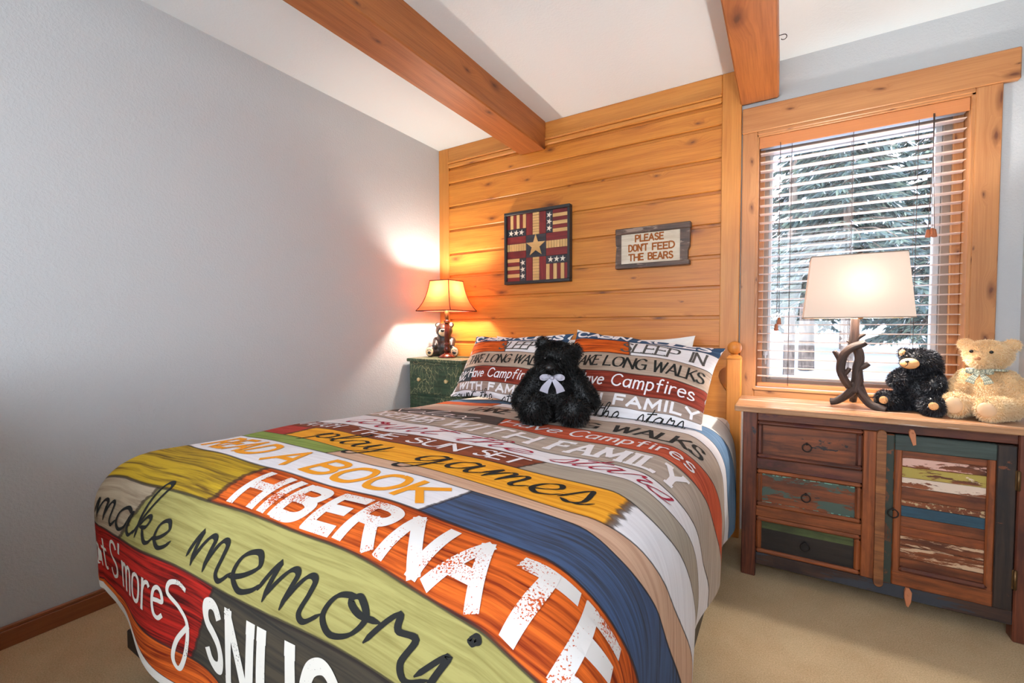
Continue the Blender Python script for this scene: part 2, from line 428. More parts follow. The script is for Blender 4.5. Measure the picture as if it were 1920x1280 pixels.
# small outlet low on the wall between bed and dresser
b = MB(); b.box(2.072, 2.088, .012, WY, .27, .345, .002); lab(b.build('wall_outlet', M['white']), 'white wall outlet low in the gap between bed and painted dresser', 'outlet')

# ------------------------------------------------------------------ bed
BX = 1.30                                        # centre line of the bed
bed = thing('bed', 'honey pine bed with ball topped headboard posts, beneath the printed duvet', 'bed', (BX, -1.1, 0))
for s in (-1, 1):
    px = BX + s * .757
    b = MB(); b.box(px - .034, px + .034, -.112, -.044, 0, .930, .004, 2)
    b.prism([(-.034, -.034), (.034, -.034), (.034, .034), (-.034, .034)], ((px, -.078, .930), (1, 0, 0), (0, 1, 0), (0, 0, 1)), .016, ch=.013)
    post = b.build('headboard_post', M['headboard'], bed)
    b = MB(); b.lathe([(.012, .938), (.019, .944), (.019, .950), (.013, .955)] + [(.0345 * math.cos(a), .985 + .0345 * math.sin(a)) for a in np.linspace(-1.15, 1.57, 14)], px, -.078, 24); b.build('finial', M['headboard'], post)
# headboard panel with half-heart cut-outs against both posts
hw_ = .757 - .030
notch = [(hw_, .885), (hw_ - .020, .880), (hw_ - .038, .862), (hw_ - .044, .836), (hw_ - .036, .806), (hw_ - .018, .776), (hw_, .750)]
outl = [(hw_, .30)] + notch[::-1] + [(hw_, .925), (hw_ - .05, .925), (.5, .945), (.25, .985), (0, 1.0), (-.25, .985), (-.5, .945), (-hw_ + .05, .925), (-hw_, .925)] + [(-x, z) for x, z in notch] + [(-hw_, .30)]
b = MB(); b.prism([(x, z) for x, z in outl], ((BX, -.060, 0), (1, 0, 0), (0, 0, 1), (0, -1, 0)), .034); b.build('headboard_panel', M['headboard'], bed)
steel = newmat('dark_frame_steel', c(44, 38, 36), .5, Metallic=.3)
for s in (-1, 1):
    b = MB(); b.box(BX + s * .735 - .02, BX + s * .735 + .02, -2.10, -.112, .115, .172, .003, 1); b.build('side_rail', steel, bed)
b = MB(); b.box(BX - .735, BX + .735, -2.13, -2.095, .115, .172, .003, 0); b.build('foot_rail', steel, bed)
for y in (-1.93, -.16):
    b = MB(); b.box(BX - .72, BX + .72, y - .018, y + .018, .116, .150, .003, 0); b.build('cross_rail', steel, bed)
for s in (-1, 1):
    for y in (-1.93, -.16):
        b = MB(); b.box(BX + s * .60 - .024, BX + s * .60 + .024, y - .024, y + .024, 0, .116, .004); b.build('leg', steel, bed)
b = MB(); b.box(BX - .745, BX + .745, -2.115, -.125, .173, .40, .03, 1, seg=3); lab(b.build('box_spring', M['boxspring']), 'pale cloth covered box spring under the mattress on the dark bed frame', 'box spring')
b = MB(); b.box(BX - .750, BX + .750, -2.12, -.125, .402, .632, .06, 1, seg=4)
lab(b.build('mattress', M['cotton']), 'mattress in a white fitted sheet, showing at the head end beside the headboard post', 'mattress')

# ---- duvet surface
W_, YF, YH = .60, -2.01, -.30
PRF = np.array([(0, 0), (.06, .004), (.11, .022), (.15, .058), (.177, .115), (.188, .19), (.19, .29), (.188, .40), (.18, .52), (.175, .66)])
PS = catmull(PRF, 20); PA = np.concatenate([[0], np.cumsum(np.hypot(*np.diff(PS, axis=0).T))])
ZY = np.array([-2.3, -2.0, -1.6, -1.3, -.9, -.4]); ZZ = np.array([.715, .725, .72, .700, .685, .665])


def wrink(u, v):
    return .0035 * np.sin(7 * u + 4 * v) * np.sin(9 * v - 3 * u + 1.3) + .002 * np.sin(19 * u - 8 * v + .5) * np.sin(5 * v + 2)


def duvet(u, v, inset=0.0):
    u = np.asarray(u, float); v = np.asarray(v, float); L = YH - YF
    du = np.maximum(np.abs(u) - W_, 0); dv = np.maximum(v - L, 0); h = np.hypot(du, dv)
    a = np.where(h > 1e-9, du / np.maximum(h, 1e-9), 0); bb = np.where(h > 1e-9, dv / np.maximum(h, 1e-9), 0)
    rho = (du ** 3 + dv ** 3) ** (1 / 3)
    rho = rho * (1 - .24 * (2 * a * bb) ** 2 * np.clip((rho - .22) / .3, 0, 1))
    r = np.interp(rho, PA, PS[:, 0]); D = np.interp(rho, PA, PS[:, 1])
    r = r * (1 + .30 * (2 * a * bb) ** 2 * np.clip(1.25 - D / .42, -.35, 1))
    r = r + np.clip(D - .15, 0, .4) * .05 * np.sin(11 * v * (a > .3) + 13 * u * (bb > .3)) * (h > 0)
    xi = np.clip(u, -W_, W_); yi = YH - np.minimum(v, L)
    zt = np.interp(yi, ZY, ZZ) + .02 * (1 - (xi / W_) ** 2) + wrink(u, v)
    return np.stack([BX + xi + np.sign(u) * a * r, yi - bb * r, zt - D], -1)


def with_normals(fn, u, v, flip=1):
    e = 1e-3; P = fn(u, v)
    n = np.cross(fn(u + e, v) - fn(u - e, v), fn(u, v + e) - fn(u, v - e)); n /= np.maximum(np.linalg.norm(n, axis=-1, keepdims=True), 1e-12)
    return P, n * flip


# printed boards from head to foot: boundary curves v(u)
UK = [-1.2, -.9, -.6, -.3, 0, .3, .6, .75, .9, 1.1, 1.2]
VMAX = 2.305
BND = [
    [0] * 11,
    [.28, .28, .28, .28, .28, .28, .28, .25, .15, .05, .03],
    [.40, .40, .40, .40, .40, .40, .405, .44, .40, .30, .28],
    [.48, .50, .50, .50, .53, .56, .51, .55, .51, .37, .35],
    [.68, .70, .72, .75, .78, .76, .77, .80, .68, .52, .50],
    [.78, .80, .84, .87, .915, .96, .94, .975, .86, .70, .68],
    [.92, .96, .985, 1.06, 1.12, 1.16, 1.15, 1.185, 1.08, .89, .86],
    [1.20, 1.21, 1.235, 1.262, 1.262, 1.26, 1.26, 1.283, 1.165, 1.02, 1.0],
    [1.32, 1.33, 1.335, 1.35, 1.37, 1.37, 1.365, 1.388, 1.28, 1.14, 1.12],
    [1.43, 1.435, 1.45, 1.48, 1.515, 1.521, 1.527, 1.512, 1.43, 1.27, 1.24],
    [1.50, 1.51, 1.52, 1.548, 1.567, 1.567, 1.565, 1.585, 1.51, 1.37, 1.34],
    [1.66, 1.665, 1.69, 1.717, 1.72, 1.708, 1.712, 1.72, 1.672, 1.58, 1.56],
    [1.87, 1.87, 1.87, 1.865, 1.855, 1.85, 1.868, 1.876, 1.87, 1.85, 1.85],
    [2.0, 2.0, 2.02, 2.02, 2.017, 1.995, 1.99, 1.99, 1.99, 1.99, 1.99],
    [2.18, 2.18, 2.195, 2.22, 2.23, 2.23, 2.23, 2.23, 2.23, 2.22, 2.22],
    [2.19, 2.195, 2.215, 2.30, 2.335, 2.335, 2.335, 2.32, 2.28, 2.27, 2.27],
    [2.21, 2.215, 2.240, 2.325, 2.36, 2.36, 2.36, 2.345, 2.305, 2.295, 2.295]]
uu_ = np.linspace(-1.2, 1.2, 161)


def bnd(k, u):
    vals = catmull(list(zip(UK, BND[k])), 12); return np.interp(u, vals[:, 0], vals[:, 1])


def duv_row(k):         # map (u, t) on printed board k to the cloth; t = 0 at the foot side, 1 at the head side
    def f(u, t):
        v = bnd(k + 1, u) + (bnd(k, u) - bnd(k + 1, u)) * t
        P, n = with_normals(duvet, u, v, -1); return P, n, np.stack([u, v], -1)
    return f


# ---- lettering: pen strokes laid on a surface
LETTERS = {
 'A': (.72, '0,0 .36,1 .72,0|.14,.34 .58,.34'), 'B': (.6, '0,0 0,1|~0,1 .34,1 .5,.92 .54,.77 .48,.6 .3,.53 0,.53|~0,.53 .36,.53 .56,.43 .6,.27 .54,.1 .36,0 0,0'),
 'C': (.66, '~.64,.8 .5,.96 .34,1 .14,.9 .02,.68 0,.5 .02,.3 .14,.1 .34,0 .52,.04 .65,.2'), 'D': (.66, '0,0 0,1|~0,1 .26,1 .5,.9 .63,.68 .66,.5 .63,.3 .5,.1 .26,0 0,0'),
 'E': (.52, '0,0 0,1|0,1 .52,1|0,.52 .44,.52|0,0 .52,0'), 'F': (.5, '0,0 0,1|0,1 .5,1|0,.52 .42,.52'),
 'G': (.7, '~.66,.82 .5,.97 .34,1 .14,.9 .02,.68 0,.5 .02,.3 .14,.1 .36,0 .56,.05 .68,.18|.68,.1 .68,.45|.68,.45 .42,.45'),
 'H': (.64, '0,0 0,1|.64,0 .64,1|0,.52 .64,.52'), 'I': (.08, '.04,0 .04,1'), 'K': (.6, '0,0 0,1|.58,1 .03,.42|.2,.56 .62,0'), 'L': (.5, '0,0 0,1|0,0 .5,0'),
 'M': (.82, '.02,0 .06,1|.06,1 .41,.2|.41,.2 .76,1|.76,1 .8,0'), 'N': (.66, '0,0 0,1|0,1 .66,0|.66,0 .66,1'), 'O': (.72, '~.36,1 .12,.9 0,.5 .12,.1 .36,0 .6,.1 .72,.5 .6,.9 .36,1'),
 'P': (.56, '0,0 0,1|~0,1 .34,1 .52,.9 .56,.73 .5,.55 .34,.47 0,.47'), 'R': (.62, '0,0 0,1|~0,1 .34,1 .52,.9 .56,.73 .5,.57 .34,.5 0,.5|.3,.5 .62,0'),
 'S': (.56, '~.52,.82 .42,.96 .27,1 .1,.93 .04,.77 .1,.62 .28,.53 .46,.42 .54,.26 .48,.08 .28,0 .1,.05 0,.2'), 'T': (.64, '.32,0 .32,1|0,1 .64,1'),
 'U': (.64, '~0,1 0,.5 .03,.22 .14,.05 .32,0 .5,.05 .61,.22 .64,.5 .64,1'), 'W': (.94, '0,1 .24,0|.24,0 .47,.9|.47,.9 .7,0|.7,0 .94,1'), 'Y': (.66, '0,1 .33,.46|.66,1 .33,.46|.33,.46 .33,0'),
 "'": (.08, '.06,1.02 .03,.8'),
 'a': (.5, '~.44,.5 .3,.62 .1,.56 .02,.3 .1,.05 .28,.02 .44,.2|.46,.62 .46,0'), 'e': (.5, '~.03,.34 .25,.36 .47,.38 .42,.56 .26,.63 .08,.54 .02,.3 .1,.06 .28,0 .46,.1'),
 'f': (.4, '~.4,.94 .28,1 .18,.88 .17,.6 .17,0|.02,.6 .36,.6'), 'i': (.16, '.1,.62 .1,0|.1,.84 .1,.9'), 'm': (.7, '.06,.62 .06,0|~.06,.42 .16,.6 .3,.6 .36,.42 .36,0|~.36,.42 .46,.6 .6,.6 .66,.42 .66,0'),
 'o': (.5, '~.25,.63 .07,.54 .02,.3 .08,.07 .25,0 .42,.07 .48,.3 .43,.54 .25,.63'), 'p': (.52, '.06,.62 .06,-.34|~.06,.5 .2,.63 .4,.55 .46,.31 .38,.06 .2,0 .06,.12'),
 'r': (.42, '.06,.62 .06,0|~.06,.4 .16,.57 .32,.62 .42,.54'), 's': (.44, '~.4,.52 .25,.63 .08,.56 .06,.42 .22,.33 .38,.24 .42,.1 .28,0 .08,.04 .02,.14'),
 't': (.44, '~.2,.92 .2,.2 .28,.02 .44,.08|.02,.62 .4,.62'), 'v': (.48, '.02,.62 .24,0|.24,0 .46,.62'), 'S~': (.5, '~.46,.6 .3,.66 .1,.6 .06,.44 .3,.3 .44,.1 .36,-.3 .2,-.62 .1,-.5 .2,-.2 .46,.1')}
SCRIPT = {
 'a': (.58, '~.42,.42 .25,.5 .08,.36 .04,.12 .14,0 .3,.12 .42,.46 .39,.1 .48,0 .62,.16'), 'c': (.42, '~.36,.4 .24,.5 .08,.36 .05,.12 .18,0 .34,.06 .46,.2'),
 'e': (.42, '~0,.1 .2,.2 .34,.36 .26,.5 .1,.4 .05,.15 .18,0 .34,.06 .46,.2'), 'g': (.58, '~.42,.42 .25,.5 .08,.36 .05,.12 .16,.02 .3,.14 .42,.46 .38,-.1 .26,-.42 .08,-.45 .06,-.3 .3,-.08 .6,.14'),
 'h': (.56, '~0,.05 .2,.5 .28,.9 .2,1 .12,.85 .09,.4 .08,0|~.08,.1 .22,.42 .34,.48 .38,.34 .36,.08 .46,0 .6,.16'), 'i': (.32, '~0,.1 .14,.48 .12,.1 .2,0 .34,.16|~.19,.74 .22,.78 .26,.75 .24,.71 .20,.72 .22,.75'),
 'k': (.54, '~0,.05 .22,.6 .34,1.05 .2,1.1 .12,.8 .08,0|~.08,.2 .26,.46 .36,.44 .3,.28 .14,.24|~.2,.25 .34,.02 .46,.02 .58,.18'), 'l': (.3, '~0,.05 .22,.55 .28,.95 .18,1 .1,.75 .08,.15 .18,0 .34,.16'),
 'm': (.74, '~0,.1 .12,.48 .13,.4 .1,0|~.1,.06 .26,.44 .36,.46 .36,.3 .32,0|~.32,.06 .46,.44 .56,.46 .57,.3 .54,.06 .62,0 .76,.16'), 'n': (.54, '~0,.1 .12,.48 .13,.4 .1,0|~.1,.06 .26,.44 .36,.46 .37,.3 .34,.06 .42,0 .56,.16'),
 'o': (.46, '~.26,.5 .09,.4 .04,.15 .16,0 .33,.1 .4,.34 .28,.5 .22,.42 .34,.34 .52,.38'), 'p': (.5, '~0,.1 .15,.5 .06,-.45|~.1,.2 .24,.47 .39,.42 .4,.18 .28,.01 .12,.06|.28,.02 .52,.16'),
 'r': (.44, '~0,.1 .14,.56 .2,.42 .34,.44 .32,.14 .4,0 .54,.16'), 's': (.4, '~0,.08 .22,.54 .3,.36 .32,.12 .2,0 .05,.06|~.2,0 .36,.04 .46,.16'), 't': (.36, '~0,.1 .2,.6 .26,.95|~.22,.7 .12,.12 .2,0 .38,.16|.02,.62 .42,.66'),
 'u': (.56, '~0,.1 .1,.48 .08,.12 .18,0 .32,.14 .4,.48|~.4,.48 .37,.1 .46,0 .6,.16'), 'x': (.5, '~0,.3 .1,.48 .2,.34 .3,.06 .42,0 .54,.14|~.5,.48 .32,.34 .14,.04 0,.02'),
 'y': (.54, '~0,.1 .1,.48 .08,.14 .18,.02 .34,.2 .4,.48|~.4,.48 .34,-.1 .22,-.42 .08,-.44 .08,-.28 .32,-.06 .58,.16'), 'R': (.74, '~.3,.9 .2,.5 .1,0|~.05,.75 .25,1 .55,.95 .5,.65 .25,.5|~.28,.5 .45,.2 .6,0 .8,.15')}


def lettering(mb, text, fmap, rowh, u0, u1, t0, t1, wd, mi, font=LETTERS, con=1.0, pen=25, slab=0.0, shear=0.0, gap=.14, space=.36, eps=.0012, seg=.010, jit=0.0):
    """wd: pen width in metres; con: thin/thick ratio; slab: length of serifs in letter heights"""
    x = 0; strokes = []
    for ch in text:
        if ch == ' ': x += space; continue
        adv, data = font[ch]; gj = random.uniform(-jit, jit)
        for s in data.split('|'):
            cur = s[0] == '~'; pts = [tuple(map(float, q.split(','))) for q in s.lstrip('~').split()]
            strokes.append((cur, [(px_ + x, py_ + gj) for px_, py_ in pts]))
        x += adv + gap
    tot = x - gap; hx = (u1 - u0) / tot; hy = (t1 - t0) * rowh; n0 = 0
    for cur, pts in strokes:
        m = [(px_ * hx + shear * py_ * hy, py_ * hy) for px_, py_ in pts]
        segs = [catmull(m, 9)] if cur else [np.array([m[i], m[i + 1]]) for i in range(len(m) - 1)]
        ends = [(m[0], m[1], pts[0]), (m[-1], m[-2], pts[-1])] if slab else []
        for P in segs:
            d = np.diff(P, axis=0); L = np.concatenate([[0], np.cumsum(np.hypot(d[:, 0], d[:, 1]))])
            if L[-1] < 1e-5: continue
            if not cur:      # square pen: run slightly past the ends
                e = (P[1] - P[0]) / L[-1] * wd * .42; P = np.array([P[0] - e, P[1] + e]); L = np.array([0, L[-1] + wd * .84])
            k = max(2, int(L[-1] / seg) + 1, len(P) * (2 if cur else 1)); l = np.linspace(0, L[-1], k)
            Q = np.stack([np.interp(l, L, P[:, 0]), np.interp(l, L, P[:, 1])], -1)
            T = np.gradient(Q, axis=0); T /= np.maximum(np.hypot(T[:, 0], T[:, 1])[:, None], 1e-9)
            ang = np.arctan2(T[:, 1], T[:, 0]); wv = wd * (con + (1 - con) * np.abs(np.sin(ang - math.radians(pen))))
            if cur and font is SCRIPT: wv = wv * np.clip(np.minimum(l, L[-1] - l) / (wd * 1.5) + .3, 0, 1)
            _strip(mb, Q, T, wv, fmap, rowh, u0, t0, mi, eps + n0 * 2e-5, seg); n0 += 1
        for (p, q, raw) in ends:
            dx, dy = p[0] - q[0], p[1] - q[1]; ll = math.hypot(dx, dy) or 1
            sl = slab * hy
            if abs(dy) / ll > .55 and min(abs(raw[1]), abs(raw[1] - 1), abs(raw[1] - .62), abs(raw[1] + .34)) < .06:
                Q = np.array([(p[0] - sl, p[1]), (p[0], p[1]), (p[0] + sl, p[1])]); T = np.array([(1., 0)] * 3)
            elif abs(dx) / ll > .8 and raw[1] in (0, 1, .52) and not cur:
                sg = -1 if raw[1] == 1 else 1
                Q = np.array([(p[0], p[1] - .3 * sl * (raw[1] == .52)), (p[0], p[1] + sg * sl * .8), (p[0], p[1] + sg * sl * 1.3)]); T = np.array([(0, 1.)] * 3)
            else: continue
            _strip(mb, Q, T, np.full(3, max(wd * (con * .6 + .4), wd * .55) * (.75 if con < 1 else 1)), fmap, rowh, u0, t0, mi, eps + n0 * 2e-5, seg); n0 += 1


def _strip(mb, Q, T, wv, fmap, rowh, u0, t0, mi, eps, seg):
    N = np.stack([-T[:, 1], T[:, 0]], -1); na = max(1, int(wv.max() / (seg * 1.3))); k = len(Q)
    j = np.linspace(-.5, .5, na + 1); G = Q[:, None, :] + N[:, None, :] * (wv[:, None] * j[None])[..., None]
    u = (u0 + G[..., 0]).ravel(); t = (t0 + G[..., 1] / rowh).ravel()
    P, n, UV = fmap(u, t); V = P + n * eps
    F = [[i * (na + 1) + q, i * (na + 1) + q + 1, (i + 1) * (na + 1) + q + 1, (i + 1) * (na + 1) + q] for i in range(k - 1) for q in range(na)]
    mb.add(V, F, UV, mi, True)


# ---- print colours
white_, offw = c(234, 231, 233), c(222, 218, 220)
TAUPE = (c(186, 172, 158), c(160, 145, 132)); ORW = (c(224, 104, 36), c(118, 34, 14)); DK = (c(78, 76, 74), c(58, 58, 58))
rows = [
    ('print_hem', [(c(236, 232, 226), c(226, 221, 214))], (), 0),
    ('print_cabin', [(c(112, 142, 172), c(78, 108, 140))], (), 0),
    ('print_sleep', [ORW, (white_, offw)], (-.28,), 0),
    ('print_walks', [TAUPE], (), 0),
    ('print_relax', [DK, (c(206, 98, 66), c(150, 54, 36))], (-.0,), -.05),
    ('print_family', [TAUPE], (), 0),
    ('print_stars', [(white_, offw)], (), 0),
    ('print_sunset', [(c(142, 78, 54), c(112, 54, 36)), (c(176, 164, 148), c(156, 144, 130))], (.40,), .03),
    ('print_games', [(c(186, 70, 60), c(150, 50, 44)), (c(242, 172, 52), c(214, 136, 30)), (white_, offw)], (-.5, .69), 0),
    ('print_thin', [(c(142, 160, 82), c(108, 128, 56)), (c(208, 170, 142), c(186, 146, 120))], (-.12,), .02),
    ('print_book', [(white_, offw), (c(72, 92, 126), c(60, 64, 76))], (.375,), .03),
    ('print_hibernate', [(c(190, 154, 38), c(100, 74, 30)), ORW], (-.145,), .02),
    ('print_memories', [(c(178, 160, 134), c(146, 126, 104)), (c(166, 156, 94), c(138, 128, 72))], (-.475,), .14),
    ('print_smores', [(c(186, 40, 30), c(66, 16, 14)), (c(74, 66, 54), c(48, 46, 42))], (-.105,), .13),
    ('print_foot', [ORW], (), 0),
    ('print_edge', [(c(226, 220, 210), c(214, 208, 198))], (), 0)]
PMAT = []
for nm, sg, spl, sl in rows:
    fz = .012 if nm in ('print_hibernate', 'print_games', 'print_memories') else .003
    gr = (2.2, 62) if nm in ('print_hibernate', 'print_foot', 'print_smores') else (3.5, 75)
    PMAT.append(printmat(nm, sg, spl, sl, fz, grain=gr))
INK = [inkmat('ink_charcoal', c(40, 40, 38)), inkmat('ink_white', c(238, 234, 236)), inkmat('ink_white_worn', c(226, 220, 214), c(196, 84, 34), .36),
       inkmat('ink_orange', c(238, 156, 40)), inkmat('ink_red', c(170, 36, 62)), inkmat('ink_white_rough', c(222, 216, 204), c(70, 62, 52), .26), inkmat('ink_grey', c(88, 84, 80))]
NP = len(PMAT); I_CH, I_W, I_WW, I_OR, I_RED, I_WR, I_GR = range(NP, NP + 7); I_LIN = NP + 7

dm = MB(); nu = len(uu_); prev = None; Vg = []; UVg = []
for k in range(len(BND) - 1):
    nr = max(2, int(np.mean(np.array(BND[k + 1]) - np.array(BND[k])) / .022) + 1)
    lo, hi = bnd(k, uu_), bnd(k + 1, uu_); V = []; UV = []; ST = []
    for r in range(nr + 1):
        v = lo + (hi - lo) * r / nr; V.append(duvet(uu_, v)); UV.append(np.stack([uu_, v], -1)); ST.append(np.stack([uu_, np.full(nu, r / nr)], -1))
    V = np.concatenate(V); UV = np.concatenate(UV); ST = np.concatenate(ST)
    F = [[r * nu + i, (r + 1) * nu + i, (r + 1) * nu + i + 1, r * nu + i + 1] for r in range(nr) for i in range(nu - 1)]
    dm.add(V, F, UV, k, True, ST)
# turned hem and lining underneath
vv = np.linspace(0, 1, 60); U2, V2 = np.meshgrid(uu_[::2], vv); vmx = lambda q: bnd(len(BND) - 1, q); V2 = V2 * vmx(U2[0])[None]; nn2 = U2.shape[1]
P2, N2 = with_normals(duvet, U2.ravel(), V2.ravel(), -1)
F = [[r * nn2 + i, r * nn2 + i + 1, (r + 1) * nn2 + i + 1, (r + 1) * nn2 + i] for r in range(59) for i in range(nn2 - 1)]
dm.add(P2 - N2 * .018, F, None, I_LIN, True)
per_u = np.concatenate([np.full(60, -1.2), uu_[1:], np.full(59, 1.2)]); per_v = np.concatenate([vv * vmx(-1.2), vmx(uu_[1:]), vv[::-1][1:] * vmx(1.2)])
PP, NN = with_normals(duvet, per_u, per_v, -1)
drop = np.zeros_like(PP); drop[:, 2] = -.012
ring = np.concatenate([PP, PP + drop - NN * .008, PP - NN * .018]); q = len(PP)
F = [[j * q + i, j * q + i + 1, (j + 1) * q + i + 1, (j + 1) * q + i] for j in range(2) for i in range(q - 1)]
dm.add(ring, F, None, I_LIN, True)
hgt = lambda k: float(np.mean((np.array(BND[k + 1]) - np.array(BND[k]))[3:8]))
LT = lambda k, text, u0, u1, t0, t1, wd, mi, **kw: lettering(dm, text, duv_row(k), hgt(k), u0, u1, t0, t1, wd, mi, **kw)
LT(3, 'TAKE', -.31, -.08, .28, .74, .017, I_CH, con=.35, slab=.05); LT(3, 'LONG', .0, .35, .2, .66, .017, I_CH, con=.35, slab=.05); LT(3, 'WALKS', .41, .75, .2, .68, .017, I_CH, con=.35, slab=.05)
LT(4, 'Relax', -.72, -.13, .05, 1.0, .008, I_W, font=SCRIPT, gap=0, shear=.3)
LT(4, 'Have', .02, .275, .3, .8, .0095, I_W, slab=.06); LT(4, 'Campfires', .315, .755, .3, .85, .0095, I_W, slab=.06)
LT(5, 'TOGETHER', -.74, -.22, .2, .78, .016, I_W, slab=.1, gap=.24); LT(5, 'WITH', -.15, .27, .2, .78, .019, I_W, slab=.11, gap=.3); LT(5, 'FAMILY', .345, .75, .2, .8, .019, I_W, slab=.11, gap=.28)
for tx, a_, b_ in (('count', -.54, -.03), ('the', .05, .33), ('stars', .40, .74)): LT(6, tx, a_, b_, .22, 1.15 if tx != 'stars' else 1.25, .011, I_RED, font=SCRIPT, gap=0, shear=.5, con=.35, pen=40)
for tx, a_, b_ in (('WATCH', -.70, -.41), ('THE', -.335, -.10), ('SUN', -.04, .165), ('SET', .225, .368)): LT(7, tx, a_, b_, .22, .8, .012, I_W, con=.4, slab=.05, shear=.15)
for tx, a_, b_ in (('play', -.38, .0), ('games', .12, .62)): LT(8, tx, a_, b_, .26, 1.2, .0145, I_CH, font=SCRIPT, gap=.02, shear=.2, con=.25, pen=30)
for tx, a_, b_ in (('READ', -.62, -.295), ('A', -.225, -.125), ('BOOK', -.045, .335)): LT(10, tx, a_, b_, .2, .8, .0185, I_OR, shear=.12, gap=.2)
LT(11, 'HIBERNATE', -.085, .80, .14, .80, .026, I_WW, gap=.28, shear=.05)
LT(12, 'make', -.74, -.26, .16, 1.0, .0135, I_CH, font=SCRIPT, gap=0, shear=.35, con=.42, pen=35); LT(12, 'memories', -.17, .80, .12, 1.15, .0150, I_CH, font=SCRIPT, gap=0, shear=.35, con=.42, pen=35)
LT(13, 'Eat', -.82, -.67, .3, .85, .011, I_WR, slab=.05); LT(13, "S'more", -.63, -.27, .3, .88, .012, I_WR, slab=.05); lettering(dm, ['S~'], duv_row(13), hgt(13), -.26, -.16, .3, 1.1, .013, I_WR)
LT(13, 'SNUGGLE', -.085, .70, .16, .82, .027, I_WR, slab=.1, gap=.28)
dv_o = dm.build('duvet', PMAT + INK + [M['lining']])
lab(dv_o, 'printed duvet of sign boards reading HIBERNATE and make memories, spread over the whole bed', 'duvet')

# ---- pillows
prow = [
    ('pil_cabin', [(c(64, 92, 122), c(44, 64, 92))], (), 0), ('pil_sleep', [ORW, (white_, offw)], (.33,), .04), ('pil_walks', [(c(186, 166, 148), c(156, 136, 120))], (), 0),
    ('pil_relax', [(c(72, 76, 80), c(58, 62, 66)), (c(150, 62, 46), c(92, 34, 26))], (.165,), 0), ('pil_family', [(c(172, 150, 138), c(150, 130, 118))], (), 0), ('pil_stars', [(white_, offw)], (), 0)]
PIM = [printmat(nm, sg, spl, sl, .004, grain=(4, 60), edgew=.03) for nm, sg, spl, sl in prow]
PT = [0, .14, .37, .605, .815, .94, 1.0]


